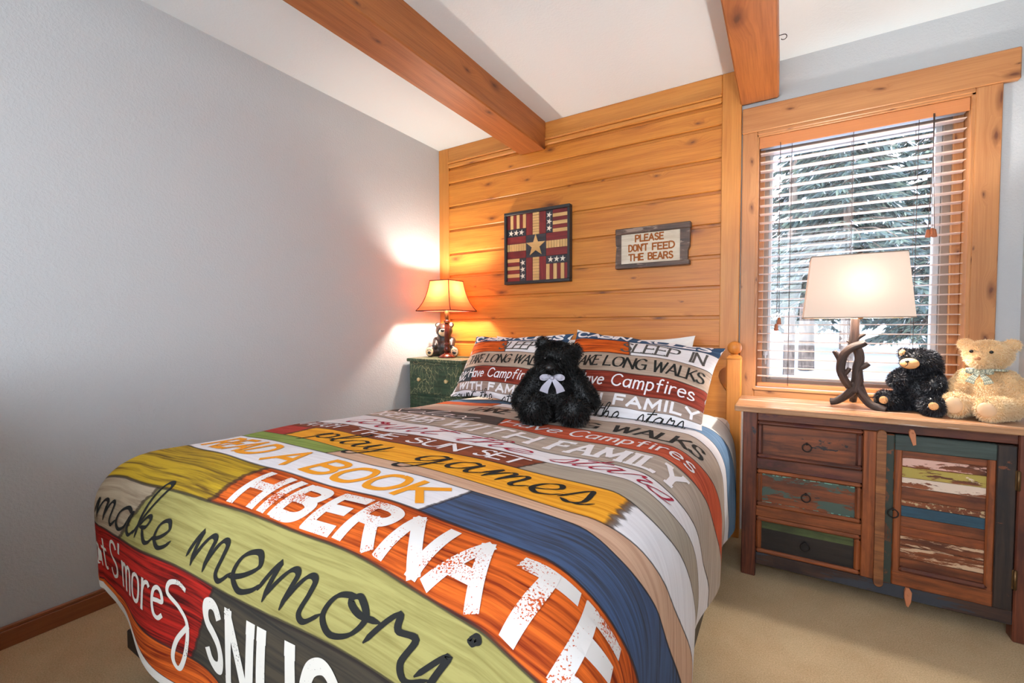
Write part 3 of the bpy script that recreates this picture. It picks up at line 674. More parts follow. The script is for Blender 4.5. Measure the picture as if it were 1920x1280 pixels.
def pillow(name, label, cs, thick, pw, plain=None, seed=0, group=None, ears=.035):
    TL, TR, BL, BR = [np.array(q, float) for q in cs]
    nz = np.cross(TR - TL, BL - TL); nz /= np.linalg.norm(nz); nz = nz if nz[1] < 0 else -nz
    ph = float(np.linalg.norm((BL + BR) / 2 - (TL + TR) / 2)); rg = np.random.default_rng(seed); a1, a2, a3 = rg.uniform(0, 6, 3)
    def surf(x, t, side=1):
        s = np.clip(np.asarray(x, float) / pw, -.02, 1.02); t = np.clip(np.asarray(t, float), -.02, 1.02)
        sc, tcn = np.clip(s, 0, 1), np.clip(t, 0, 1)
        s2 = s + (ears + .008 * np.sin(5 * t + a1)) * (1 - 2 * s) * np.sin(PI * tcn) ** .8 * np.abs(2 * s - 1) ** 2
        t2 = t + (ears * 1.1 + .012 * np.sin(6 * s + a2)) * (1 - 2 * t) * np.sin(PI * sc) ** .8 * np.abs(2 * t - 1) ** 2
        P = ((TL * (1 - s2)[..., None] + TR * s2[..., None]) * (1 - t2)[..., None] + (BL * (1 - s2)[..., None] + BR * s2[..., None]) * t2[..., None])
        f = np.maximum(1 - np.abs(2 * sc - 1) ** 2.8, 0) * np.maximum(1 - np.abs(2 * tcn - 1) ** 2.0, 0)
        h = thick * f ** .70 * (1 + .3 * (t - .4)) + .004 * np.sin(13 * s + 9 * t + a3) * np.sin(17 * t - 6 * s + a1) * f ** .3
        h = h + .006 * (1 - f) * np.sin(22 * s + 5 * np.sin(9 * t) + a2) * np.sin(14 * t + a3)
        return P + nz * (h * side if side > 0 else -h * .55)[..., None]
    mb = MB(); xs = np.linspace(0, pw, 65); nx = len(xs)
    bounds = PT if plain is None else [0, 1]
    for k in range(len(bounds) - 1):
        nr = max(3, int((bounds[k + 1] - bounds[k]) * 48)); V, UV, ST = [], [], []
        for r in range(nr + 1):
            t = bounds[k] + (bounds[k + 1] - bounds[k]) * r / nr; tt_ = np.full(nx, t)
            V.append(surf(xs, tt_)); UV.append(np.stack([xs, tt_ * ph], -1)); ST.append(np.stack([xs, np.full(nx, 1 - r / nr)], -1))
        F = [[r * nx + i, (r + 1) * nx + i, (r + 1) * nx + i + 1, r * nx + i + 1] for r in range(nr) for i in range(nx - 1)]
        mb.add(np.concatenate(V), F, np.concatenate(UV), k, True, np.concatenate(ST))
    X, T = np.meshgrid(xs[::2], np.linspace(0, 1, 33)); n2 = X.shape[1]
    F = [[r * n2 + i, r * n2 + i + 1, (r + 1) * n2 + i + 1, (r + 1) * n2 + i] for r in range(32) for i in range(n2 - 1)]
    mats = (PIM + INK + [M['cotton']]) if plain is None else [plain, plain]
    mb.add(surf(X.ravel(), T.ravel(), -1), F, None, len(mats) - 1, True)
    if plain is None:
        def prow_map(k):
            def f(u, t):
                tt_ = PT[k + 1] + (PT[k] - PT[k + 1]) * t
                P, n = with_normals(lambda a, b_: surf(a, b_), np.asarray(u), np.asarray(tt_), 1)
                n = np.where((n @ nz)[..., None] < 0, -n, n); return P, n, np.stack([u, tt_ * ph], -1)
            return f
        q = len(PIM); rh = lambda k: (PT[k + 1] - PT[k]) * ph
        def L(k, text, u0, u1, t0, t1, wd, mi, **kw): lettering(mb, text, prow_map(k), rh(k), u0 * pw, u1 * pw, t0, t1, wd, q + mi, **kw)
        L(0, 'CABIN', .02, .40, .22, .82, .014, 1, slab=.06, shear=.2); L(0, 'RULES', .48, .93, .22, .82, .014, 1, slab=.06, shear=.2)
        L(1, 'SLEEP', .40, .76, .2, .85, .012, 6, con=.45, slab=.08); L(1, 'IN', .84, .93, .2, .85, .012, 6, con=.45, slab=.08)
        L(2, 'TAKE', .10, .29, .25, .78, .011, 0, con=.4, slab=.06); L(2, 'LONG', .335, .60, .25, .78, .011, 0, con=.4, slab=.06); L(2, 'WALKS', .645, .96, .25, .78, .011, 0, con=.4, slab=.06)
        L(3, 'lax', -.045, .14, .1, 1.35, .0065, 1, font=SCRIPT, gap=.0, shear=.35); L(3, 'Have', .19, .375, .3, .82, .0075, 1, slab=.06); L(3, 'Campfires', .43, .93, .3, .86, .0075, 1, slab=.06)
        L(4, 'WITH', .10, .39, .2, .82, .0125, 1, slab=.11, gap=.26); L(4, 'FAMILY', .48, .97, .2, .82, .0125, 1, slab=.11, gap=.26)
        L(5, 'count', .02, .30, -.5, 1.5, .005, 0, font=SCRIPT, gap=0, shear=.3); L(5, 'the', .36, .52, -.5, 1.5, .005, 0, font=SCRIPT, gap=0, shear=.3); L(5, 'stars', .62, .9, -.5, 1.5, .005, 0, font=SCRIPT, gap=0, shear=.3)
    o = mb.build(name, mats); return lab(o, label, 'pillow', group)


pillow('pillow', 'printed pillow at left, half hidden behind the large black bear, near the green nightstand', [(.59, -.33, 1.035), (1.27, -.34, 1.055), (.600, -.61, .688), (1.250, -.75, .706)], .07, .72, seed=1)
pillow('pillow', 'printed pillow at right against the headboard post, fully showing TAKE LONG WALKS', [(1.290, -.34, 1.078), (2.038, -.32, .988), (1.290, -.80, .706), (1.998, -.735, .676)], .075, .74, seed=2)
pillow('sleeping_pillow', 'plain white pillow mostly hidden behind the left printed pillow', [(.62, -.14, 1.035), (1.23, -.14, 1.02), (.60, -.20, .685), (1.24, -.20, .70)], .05, .62, M['cotton'], 3)
pillow('sleeping_pillow', 'plain white pillow peeking out behind the top of the right printed pillow', [(1.32, -.14, 1.02), (1.875, -.14, 1.048), (1.30, -.20, .70), (1.86, -.20, .685)], .05, .62, M['cotton'], 4)

# ------------------------------------------------------------------ wall art and sign
art = thing('quilt_picture', 'square patchwork flag picture with one big cream star, hung on the panelling', 'picture', (.862, -.015, 1.63))
AX0, AX1, AZ0, AZ1 = .612, 1.106, 1.387, 1.878
navy = paintwood('art_navy', c(62, 62, 68), c(42, 42, 50)); red = paintwood('art_red', c(138, 40, 38), c(104, 28, 30)); cream = paintwood('art_cream', c(226, 188, 126), c(200, 158, 96))
frm = paintwood('art_frame', c(54, 54, 56), c(30, 30, 34))
b = MB()
for x0, x1, z0, z1 in ((AX0, AX1, AZ1 - .020, AZ1), (AX0, AX1, AZ0, AZ0 + .020), (AX0, AX0 + .018, AZ0 + .02, AZ1 - .02), (AX1 - .018, AX1, AZ0 + .02, AZ1 - .02)):
    b.box(x0, x1, -.036, .006, z0, z1, .003)
b.build('frame', frm, art)
x0, x1, z0, z1 = AX0 + .018, AX1 - .018, AZ0 + .02, AZ1 - .02
b = MB(); b.box(x0, x1, -.018, .004, z0, z1, 0)
Wd, Hd = x1 - x0, z1 - z0
def tile(fx0, fx1, fz0, fz1, mi, y=-.021):      # fractions from the top-left corner of the picture
    b.box(x0 + fx0 * Wd + .0008, x0 + fx1 * Wd - .0008, y, -.015, z1 - fz1 * Hd + .0008, z1 - fz0 * Hd - .0008, .0008, mi=mi)
def star(cx, cz, R, mi, y=-.023, rot=0.0):
    P = [(R * (1 if i % 2 == 0 else .40) * math.sin(PI * i / 5 + rot), R * (1 if i % 2 == 0 else .40) * math.cos(PI * i / 5 + rot)) for i in range(10)][::-1]
    b.prism(P, ((x0 + cx * Wd, -.02, z1 - cz * Hd), (1, 0, 0), (0, 0, 1), (0, -1, 0)), -.02 - y, mi=mi)
A, B_ = .325, .655; t3 = (B_ - A) / 3
for i in range(3):
    mi = 2 if i == 1 else 1
    if mi == 1:
        tile(A + i * t3, A + (i + 1) * t3, 0, A, 1); tile(A + i * t3, A + (i + 1) * t3, B_, 1, 1); tile(0, A, A + i * t3, A + (i + 1) * t3, 1); tile(B_, 1, A + i * t3, A + (i + 1) * t3, 1)
    else:
        for k in range(8):
            f0, f1 = k / 8, (k + 1) / 8
            tile(A + t3, A + 2 * t3, f0 * A, f1 * A, 2); tile(A + t3, A + 2 * t3, B_ + f0 * (1 - B_), B_ + f1 * (1 - B_), 2)
            tile(f0 * A, f1 * A, A + t3, A + 2 * t3, 2); tile(B_ + f0 * (1 - B_), B_ + f1 * (1 - B_), A + t3, A + 2 * t3, 2)
tile(A, B_, A, B_, 0); star(.49, .49, .165 * Wd, 2, -.026)
C1 = 1 - B_
for i in range(6):
    mi = 1 if i % 2 == 0 else 2
    tile(i * A / 6, (i + 1) * A / 6, 0, .21, mi); tile(B_ + .105, 1, i * A / 6, (i + 1) * A / 6, mi)
    tile(0, .215, B_ + i * C1 / 6, B_ + (i + 1) * C1 / 6, 2 if i % 2 == 0 else 1); tile(B_ + i * C1 / 6, B_ + (i + 1) * C1 / 6, B_ + .115, 1, 2 if i % 2 == 0 else 1)
tile(0, A, .21, A, 0); tile(B_, B_ + .105, 0, A, 0); tile(.215, A, B_, 1, 0); tile(B_, 1, B_, B_ + .115, 0)
for k in range(3):
    star(.07 + .09 * k, .27, .021, 3, rot=.2); star(B_ + .052, .07 + .095 * k, .021, 3, rot=.3); star(.27, B_ + .07 + .1 * k, .021, 3, rot=-.2); star(B_ + .075 + .095 * k, B_ + .057, .021, 3, rot=.1)
b.build('patchwork', [navy, red, cream, newmat('star_white', c(232, 224, 206), .7)], art)

sg = thing('bear_sign', 'weathered wood framed sign reading PLEASE DON\'T FEED THE BEARS on the panelling', 'sign', (1.615, -.01, 1.557))
SX0, SX1, SZ0, SZ1 = 1.402, 1.822, 1.440, 1.678
barn = paintwood('barn_wood', c(116, 88, 72), c(58, 44, 38), [(c(150, 128, 112), .42, (4, 30))])
b = MB(); b.box(SX0, SX1 + .006, -.034, .004, SZ1 - .036, SZ1, .004, 0); b.box(SX0, SX1 + .002, -.034, .004, SZ0, SZ0 + .028, .004, 0)
b.prism([(0, 0), (.034, 0), (.034, .174), (0, .174), (.002, .12), (.007, .10), (.003, .06)], ((SX0, .004, SZ0 + .028), (1, 0, 0), (0, 0, 1), (0, -1, 0)), .034)
b.prism([(0, 0), (.040, 0), (.041, .055), (.050, .075), (.052, .174), (0, .174)], ((SX1 - .050, .004, SZ0 + .028), (1, 0, 0), (0, 0, 1), (0, -1, 0)), .034)
b.build('frame', barn, sg)
b = MB(); b.box(SX0 + .03, SX1 - .045, -.022, .004, SZ0 + .026, SZ1 - .034, 0, 0, 0)
def flat(u, t):
    u = np.asarray(u, float); P = np.stack([u, np.full_like(u, -.0222), np.asarray(t, float)], -1); return P, np.tile([0, -1., 0], (len(u), 1)), np.stack([u, t], -1)
cx = (SX0 + SX1) / 2 - .006
for tx, wid, zb in (('PLEASE', .158, 1.596), ("DON'T", .108, 1.541), ('FEED', .120, 1.541), ('THE', .084, 1.486), ('BEARS', .136, 1.486)):
    ua = {'PLEASE': cx - .085, "DON'T": cx - .124, 'FEED': cx + .014, 'THE': cx - .124, 'BEARS': cx - .010}[tx]
    lettering(b, tx, flat, 1.0, ua, ua + wid, zb, zb + .036, .0085, 1, gap=.2, eps=.0006, seg=.02, jit=.03)
b.build('panel', [paintwood('sign_white', c(232, 220, 200), c(206, 190, 166), rough=.7), inkmat('sign_ink', c(160, 92, 44), c(196, 140, 92), .3)], sg)

# ------------------------------------------------------------------ green nightstand
gp = newmat('crackle_green', rough=.45); uv = uvs(gp)
dn = noise(gp, mapping(gp, uv, (30, 30, 1)), 1, 3); ad = node(gp, 'VectorMath', {0: uv, 1: node(gp, 'VectorMath', {0: dn, 1: (.02, .02, 0)}, operation='MULTIPLY').outputs[0]}, operation='ADD').outputs[0]
ve = node(gp, 'TexVoronoi', {'Vector': mapping(gp, ad, (38, 15, 1)), 'Scale': 1.0}, feature='DISTANCE_TO_EDGE', voronoi_dimensions='2D').outputs[0]
ve2 = node(gp, 'TexVoronoi', {'Vector': mapping(gp, ad, (110, 50, 1)), 'Scale': 1.0}, feature='DISTANCE_TO_EDGE', voronoi_dimensions='2D').outputs[0]
area = step(gp, noise(gp, mapping(gp, uv, (4, 4, 1)), 1, 3), .38, .6)
cr = mth(gp, 'MAXIMUM', mth(gp, 'SUBTRACT', 1, step(gp, ve, .015, .05)), mth(gp, 'MULTIPLY', mth(gp, 'SUBTRACT', 1, step(gp, ve2, .01, .05)), .5))
base = ramp(gp, noise(gp, mapping(gp, uv, (9, 60, 1)), 1, 4), [(.3, c(36, 54, 40)), (.7, c(64, 88, 64))])
setin(gp, 'Base Color', mixc(gp, mth(gp, 'MULTIPLY', mth(gp, 'MULTIPLY', cr, area), .8), base, c(196, 190, 140)))
ns = thing('nightstand', 'green crackle painted nightstand with small cream knobs in the corner', 'nightstand', (.272, -.2, 0))
NX0, NX1, NY0, NY1, NZ = .020, .507, -.385, -.028, .880
b = MB(); b.box(NX0 + .012, NX1 - .012, NY0 + .018, NY1, .05, NZ - .022, .004, 2); b.build('body', gp, ns)
b = MB(); b.box(NX0, NX1, NY0, NY1, NZ - .024, NZ, .008, 0, seg=2); b.build('top', gp, ns)
for k, (za, zb) in enumerate(((.640, .836), (.420, .624), (.110, .404))):
    b = MB(); b.box(NX0 + .03, NX1 - .03, NY0 + .006, NY0 + .024, za, zb, .006, 0, seg=2); dr = b.build('drawer', gp, ns)
    for x in (.147, .386):
        zc = (za + zb) / 2; b = MB(); n = 14
        b.tube([(x, NY0 + .008, zc), (x, NY0 - .008, zc)], .006, 10); b.ell((x, NY0 - .014, zc), (.0135, .010, .0135), nu=14, nv=10); b.build('knob', newmat('cream_knob', c(214, 192, 140), .35), dr)
for x in (NX0 + .012, NX1 - .052):
    for y in (NY0 + .018, NY1 - .04):
        b = MB(); b.box(x, x + .04, y, y + .04, 0, .052, .003, 2); b.build('foot', gp, ns)

# ------------------------------------------------------------------ bell-shade lamp on the nightstand
LX, LY, LZ = .247, -.215, NZ
l1 = thing('table_lamp', 'small lit lamp with orange bell shade and mahogany column, on the green nightstand', 'lamp', (LX, LY, LZ))
mah = newmat('mahogany', c(92, 34, 24), .25)
b = MB(); b.lathe([(.062, LZ), (.064, LZ + .006), (.050, LZ + .014), (.046, LZ + .020), (.030, LZ + .026), (.020, LZ + .036)], LX, LY, 32); b.build('base', mah, l1)
b = MB(); b.lathe([(.014, LZ + .034), (.021, LZ + .052), (.023, LZ + .066), (.016, LZ + .082), (.022, LZ + .090), (.022, LZ + .098), (.015, LZ + .102), (.016, LZ + .108), (.0150, LZ + .240), (.018, LZ + .246), (.022, LZ + .252), (.022, LZ + .262), (.010, LZ + .268)], LX, LY, 24)
for k in range(10):
    a = 2 * PI * k / 10; b.tube([(LX + .0155 * math.cos(a), LY + .0155 * math.sin(a), LZ + .11), (LX + .0148 * math.cos(a), LY + .0148 * math.sin(a), LZ + .238)], .0028, 6)
b.build('column', mah, l1)
b = MB(); b.lathe([(.017, LZ + .244), (.0225, LZ + .2475), (.0225, LZ + .2515), (.017, LZ + .254)], LX, LY, 24); b.build('ring', M['brass'], l1)
b = MB(); b.lathe([(.008, LZ + .262), (.014, LZ + .270), (.014, LZ + .330), (.008, LZ + .334)], LX, LY, 16); b.build('socket', M['brass'], l1)


def shademat(name, col, tcol, mix_):
    m = bpy.data.materials.new(name); m.use_nodes = True; nt = m.node_tree; nt.nodes.clear()
    out = nt.nodes.new('ShaderNodeOutputMaterial'); mx = nt.nodes.new('ShaderNodeMixShader'); d = nt.nodes.new('ShaderNodeBsdfDiffuse'); t = nt.nodes.new('ShaderNodeBsdfTranslucent')
    d.inputs[0].default_value = col; t.inputs[0].default_value = tcol; mx.inputs[0].default_value = mix_
    nt.links.new(d.outputs[0], mx.inputs[1]); nt.links.new(t.outputs[0], mx.inputs[2]); nt.links.new(mx.outputs[0], out.inputs[0]); return m


shade_a = shademat('orange_shade', c(214, 136, 92), c(204, 102, 54), .21); trimr = newmat('dark_red_piping', c(112, 36, 26), .7)
prof = [(.212, 1.208), (.186, 1.236), (.164, 1.268), (.146, 1.305), (.132, 1.345), (.122, 1.385), (.116, 1.418)]
phi0 = math.atan2(CAM.y - LY, CAM.x - LX) + .11
V = []; UV = []; n = 4; sub = 8; Fs = []
for j, (R, z) in enumerate(prof):
    for k in range(4):
        a0, a1 = phi0 + k * PI / 2, phi0 + (k + 1) * PI / 2
        for i in range(sub):
            f = i / sub; V.append((LX + R * ((1 - f) * math.cos(a0) + f * math.cos(a1)), LY + R * ((1 - f) * math.sin(a0) + f * math.sin(a1)), z))
m4 = 4 * sub
Fs = [[j * m4 + i, j * m4 + (i + 1) % m4, (j + 1) * m4 + (i + 1) % m4, (j + 1) * m4 + i] for j in range(len(prof) - 1) for i in range(m4)]
b = MB(); b.add(V, Fs, None, 0, False); sh = b.build('lamp_shade', shade_a, l1)
b = MB()
for k in range(4):
    a = phi0 + k * PI / 2; b.tube([(LX + (R + .001) * math.cos(a), LY + (R + .001) * math.sin(a), z) for R, z in prof], .0026, 6)
for R, z in (prof[0], prof[-1]):
    P = [(LX + R * math.cos(phi0 + k * PI / 2), LY + R * math.sin(phi0 + k * PI / 2), z) for k in range(5)]
    for k in range(4): b.tube([P[k], P[k + 1]], .0034, 6)
b.build('piping', trimr, sh)
b = MB()
for k in range(4):
    a = phi0 + k * PI / 2; b.tube([(LX, LY, 1.385), (LX + .119 * math.cos(a), LY + .119 * math.sin(a), 1.398)], .0013, 5)
b.tube([(LX, LY, LZ + .33), (LX + .045, LY, 1.24), (LX + .045, LY, 1.33), (LX, LY, 1.385), (LX, LY, 1.40)], .0016, 6); b.build('harp', M['brass'], l1)
b = MB(); b.tube([(LX + .05, LY + .03, LZ + .004), (LX + .12, LY + .05, LZ + .003), (LX + .17, LY + .12, LZ + .003), (LX + .16, -.02, LZ + .003)], .0025, 6); b.build('cord', M['black'], l1)


def bulb(name, loc, power, col, parent, r=.028):
    ld = bpy.data.lights.new(name, 'POINT'); ld.energy = power; ld.color = col; ld.shadow_soft_size = r
    o = bpy.data.objects.new(name, ld); COL.objects.link(o); o.location = loc; o.parent = parent; o.matrix_parent_inverse = Matrix.Translation(parent.location).inverted()


bulb('bulb', (LX, LY, 1.352), LAMP_LEFT, (1.0, .95, .84), l1)

# ------------------------------------------------------------------ painted dresser
DX0, DX1, DF, DB, DT = 2.126, 3.030, -.462, -.165, .753
PK, WH = c(222, 176, 158), c(226, 202, 180); TEAL, GRN, TUR, YEL, CHAR = c(52, 82, 92), c(70, 84, 46), c(124, 182, 164), c(178, 156, 74), c(40, 34, 34)
R1, R2 = c(152, 82, 42), c(80, 40, 24)
D = {
 'top': paintwood('dresser_top_board', c(202, 156, 116), c(150, 102, 68), [(c(218, 196, 180), .42, (2, 26))], rough=.28),
 'leg': paintwood('dresser_leg', c(128, 66, 40), c(66, 32, 24), [(c(44, 44, 48), .38, (7, 10))]),
 'rail': paintwood('dresser_rail', c(124, 66, 42), c(62, 32, 24), [(c(84, 40, 36), .45, (4, 18))]),
 'brown': paintwood('dresser_brown', c(164, 88, 42), c(96, 48, 24)), 'apron': paintwood('dresser_apron', c(84, 58, 46), c(44, 34, 34), [(c(58, 62, 70), .5, (3, 22))]),
 'dr1': paintwood('drawer_face_brown', c(142, 76, 38), c(68, 34, 22), [(CHAR, .38, (6, 14))]),
 'dr2': paintwood('drawer_face_teal', c(146, 78, 40), c(78, 42, 28), [(c(72, 90, 80), .48, (5, 15)), (c(40, 46, 50), .36, (9, 20))]),
 'dr3': paintwood('drawer_face_charcoal', c(46, 38, 34), c(26, 22, 22), [(c(84, 52, 34), .33, (3, 30))]),
 'strip': paintwood('latch_strip', c(164, 104, 58), c(104, 62, 36), [(c(104, 64, 40), .4, (4, 30))]),
 'dark': paintwood('door_stile_dark', c(70, 52, 42), c(32, 28, 28), [(c(120, 66, 38), .36, (14, 9))]),
 'mix': paintwood('door_stile_green', c(134, 76, 42), c(70, 42, 26), [(c(50, 58, 50), .52, (5, 9))]),
 'turq': newmat('turquoise_chips', TUR, .5)}
chip = [paintwood('slat_teal', c(70, 84, 78), c(46, 54, 50), [(R1, .36, (4, 22))]), paintwood('slat_brown', R1, R2), paintwood('slat_pink', R1, R2, [(PK, .50, (6, 26))]),
        paintwood('slat_olive', R1, R2, [(YEL, .52, (4, 18)), (WH, .36, (9, 30))]), paintwood('slat_white', R1, R2, [(WH, .52, (6, 24))]),
        paintwood('slat_speckle', R1, R2, [(c(196, 170, 130), .44, (70, 90))]), paintwood('slat_blue', c(54, 94, 112), c(38, 66, 82), [(R2, .34, (8, 20))]),
        paintwood('slat_rust', c(166, 86, 40), c(104, 50, 26)), paintwood('slat_rose', R1, R2, [(c(206, 170, 136), .49, (5, 30))])]
ds = thing('dresser', 'low reclaimed wood dresser with peeling paint, ring pulls and one panelled door, below the window', 'dresser', (2.58, -.3, 0))
b = MB(); b.box(2.094, 3.075, DF - .028, DB, DT - .026, DT, .004, 0); b.build('top', D['top'], ds)
for x0, x1, y0, y1, mk in ((DX0, 2.182, DF, DF + .055, 'leg'), (2.966, DX1, DF, DF + .055, 'leg'), (DX0, 2.182, DB - .06, DB - .01, 'leg'), (2.966, DX1, DB - .06, DB - .01, 'leg')):
    b = MB(); b.box(x0, x1, y0, y1, 0, DT - .026, .004, 2); b.build('leg', D[mk], ds)
b = MB(); b.box(DX0 + .006, 2.172, DF + .05, DB - .05, .08, DT - .03, .002, 2); b.box(2.976, DX1 - .006, DF + .05, DB - .05, .08, DT - .03, .002, 2); b.box(2.16, 2.98, DB - .03, DB - .018, .08, DT - .03, .002, 0); b.box(2.16, 2.98, DF + .03, DB - .02, .10, .112, .002, 0); b.build('carcass', D['rail'], ds)
b = MB(); b.box(2.182, 2.966, DF + .003, DF + .03, .690, DT - .026, .003, 0); b.build('top_rail', D['rail'], ds)
b = MB(); b.box(2.182, 2.966, DF + .004, DF + .03, .056, .108, .003, 0); b.build('apron', D['apron'], ds)
b = MB(); b.box(2.546, 2.590, DF + .002, DF + .03, .108, .690, .003, 2); b.build('divider', D['brown'], ds)
for z0, z1, mk in ((.478, .527, 'rail'), (.270, .316, 'brown')):
    b = MB(); b.box(2.182, 2.546, DF + .004, DF + .03, z0, z1, .002, 0); b.build('drawer_rail', D[mk], ds)


def ringpull(x, z, parent, y=DF):
    b = MB(); P = [(x + .0155 * math.sin(a), y - .006 - .004 * (1 - math.cos(a)) / 2, z - .006 + .0155 * math.cos(a)) for a in np.linspace(0, 2 * PI, 25)]
    b.tube(P, .0023, 6, caps=False); b.ell((x, y - .002, z + .009), (.0055, .006, .0055), nu=10, nv=8); b.lathe([(.001, 0)], x, y, 3) if False else None
    b.build('ring_pull', M['iron'], parent)


for (z0, z1), mk in (((.527, .690), 'dr1'), ((.316, .478), 'dr2'), ((.110, .270), 'dr3')):
    b = MB(); x0, x1 = 2.183, 2.545
    b.box(x0 + .02, x1 - .02, DF + .012, DF + .026, z0 + .015, z1 - .015, 0, 0, 0)
    if mk == 'dr2':      # turquoise paint left along two edges
        for zz, sgn in ((z1 - .022, 1), (z0 + .016, -1)):
            for k in range(26):
                if random.random() < .25: continue
                xa = x0 + .022 + k * .0122; b.box(xa, xa + random.uniform(.006, .0135), DF + .0112, DF + .0125, zz - random.uniform(0, .003), zz + random.uniform(.002, .006), 0, 0, 2)
    if mk == 'dr3': b.box(x0 + .022, x1 - .022, DF + .0113, DF + .014, z1 - .052, z1 - .017, 0, 0, 3)
    # moulded frame around the recessed face
    for xa, xb, za, zb in ((x0, x1, z1 - .018, z1 - .001), (x0, x1, z0 + .001, z0 + .018), (x0, x0 + .02, z0 + .018, z1 - .018), (x1 - .02, x1, z0 + .018, z1 - .018)):
        b.box(xa, xb, DF - .002, DF + .02, za, zb, .006, mi=1)
    dr = b.build('drawer', [D[mk], D['brown'] if mk != 'dr1' else D['rail'], D['turq'], paintwood('green_band', c(84, 98, 54), c(50, 56, 34), [(R2, .36, (5, 24))])], ds); ringpull(2.362, (z0 + z1) / 2 - .008, dr, DF + .008)
# door
dr = None; b = MB()
X0, X1, Z0, Z1 = 2.613, 2.962, .108, .685
b.box(X0, 2.640, DF - .004, DF + .022, Z0, Z1, .003, 2, 0); b.box(2.640, 2.664, DF - .002, DF + .022, Z0 + .02, Z1 - .02, .004, 2, 1)
b.box(2.914, X1, DF - .004, DF + .022, Z0, Z1, .003, 2, 2); b.box(2.892, 2.914, DF - .002, DF + .022, Z0 + .05, Z1 - .04, .004, 2, 1)
b.box(2.640, 2.914, DF - .004, DF + .022, Z1 - .058, Z1, .003, 0, 3); b.box(2.640, 2.914, DF - .004, DF + .022, Z0, Z0 + .056, .003, 0, 1); b.box(2.660, 2.900, DF - .010, DF + .02, Z0 + .056, Z0 + .074, .008, 0, 4)
door = b.build('door', [D['mix'], D['brown'], D['dark'], chip[0], D['rail']], ds)
b = MB(); zz = [.630, .600, .566, .524, .487, .440, .415, .374, .334, .300, .262, .215, .172]
for i, mi in enumerate((1, 2, 3, 4, 1, 5, 6, 1, 7, 8, 8, 1)):
    b.box(2.660, 2.896, DF + .008 + random.uniform(0, .002), DF + .02, zz[i + 1], zz[i] - .0008, .0015, 0, mi)
b.build('panel', chip, door)
ringpull(2.638, .392, door, DF - .006)
for z in (.567, .222):
    b = MB(); b.box(2.958, 2.972, DF - .007, DF + .01, z - .034, z + .034, .002, 2); b.tube([(2.965, DF - .009, z - .034), (2.965, DF - .009, z + .034)], .004, 8); b.build('hinge', M['brass'], door)
def pill(x, z0, z1, hw):
    r = hw; return [(x + r * math.cos(a), z1 - r + r * math.sin(a)) for a in np.linspace(0, PI, 9)] + [(x + r * math.cos(a), z0 + r + r * math.sin(a)) for a in np.linspace(PI, 2 * PI, 9)]
b = MB(); b.prism(pill(0, .088, .700, .0145), ((2.600, DF + .004, 0), (1, 0, 0), (0, 0, 1), (0, -1, 0)), .018, ch=.003); b.build('latch_strip', D['strip'], ds)
for pts, zb in (([(-.008, 0), (.003, -.034), (.012, -.030), (.010, .010), (.004, .026), (-.006, .027), (-.010, .016)], .685), ([(-.010, .024), (-.006, .038), (.004, .038), (.012, .024), (.010, -.012), (.002, -.034), (-.004, -.030), (-.010, 0)], .070)):
    b = MB(); b.prism(pts, ((2.688, DF + .0, zb), (1, 0, 0), (0, 0, 1), (0, -1, 0)), .012, ch=.002); b.tube([(2.688, DF - .01, zb + .014), (2.688, DF - .015, zb + .014)], .003, 8); b.build('turn_button', newmat('raw_tag_wood', c(196, 124, 84), .6), ds)

# ------------------------------------------------------------------ branch lamp on the dresser
BXc, BY = 2.540, -.298
l2 = thing('table_lamp', 'tall lit lamp with cream rectangular shade on a dark twisted branch base, on the dresser', 'lamp', (BXc, BY, DT))
brk = newmat('branch_bronze', rough=.5); tcb = uvs(brk)
bn = noise(brk, mapping(brk, tcb, (14, 260, 1)), 1, 4, .6)
setin(brk, 'Base Color', ramp(brk, bn, [(.35, c(30, 22, 20)), (.7, c(80, 60, 52))])); bump(brk, bn, .8, .004)
FWD = Vector((fw.x, fw.y, 0)).normalized()
def pxz(x, y, yy=BY):       # place a point of the branch by where it sits across (x) and up (z)
    return (x, yy, y)
def br(path, rad, nm=None):
    P = catmull(path, 6); t = np.linspace(0, 1, len(P)); r = list(np.interp(t, np.linspace(0, 1, len(rad)), rad)); b.tube(P, [q * 1.22 for q in r], 12, jit=.10)
S_ = lambda px, py, dy=0.0: (BXc + (px - 1607) * .001858, BY + dy, DT + (768 - py) * .00215 + .0)
b = MB()
br([S_(1560, 761, .02), S_(1570, 759, .015), S_(1583, 750, .01), S_(1596, 738), S_(1607, 722)], [.012, .011, .012, .015, .017])
br([S_(1655, 766, -.045), S_(1645, 763, -.04), S_(1630, 758, -.03), S_(1618, 742, -.01), S_(1608, 722)], [.013, .012, .012, .014, .017])
br([S_(1606, 760, .09), S_(1606, 750, .07), S_(1606, 738, .03), S_(1606, 722)], [.011, .011, .013, .017])
br([S_(1604, 738), S_(1608, 715), S_(1607, 690), S_(1611, 672), S_(1608, 656), S_(1600, 644), S_(1601, 630), S_(1601, 612), S_(1602, 592)], [.019, .018, .0145, .0145, .015, .014, .0135, .013, .013])
br([S_(1594, 728, -.006), S_(1583, 712, -.012), S_(1576, 695, -.014), S_(1577, 678, -.016), S_(1583, 662, -.02), S_(1596, 650, -.028), S_(1612, 643, -.032), S_(1619, 639, -.034)], [.011, .012, .013, .013, .013, .013, .012, .010])
br([S_(1577, 680, -.014), S_(1571, 668, -.012), S_(1563, 657, -.014)], [.010, .009, .0065])
br([S_(1583, 702, -.014), S_(1589, 695, -.02), S_(1592, 690, -.022)], [.008, .007, .006]); br([S_(1578, 706, -.014), S_(1571, 705, -.016)], [.006, .004])
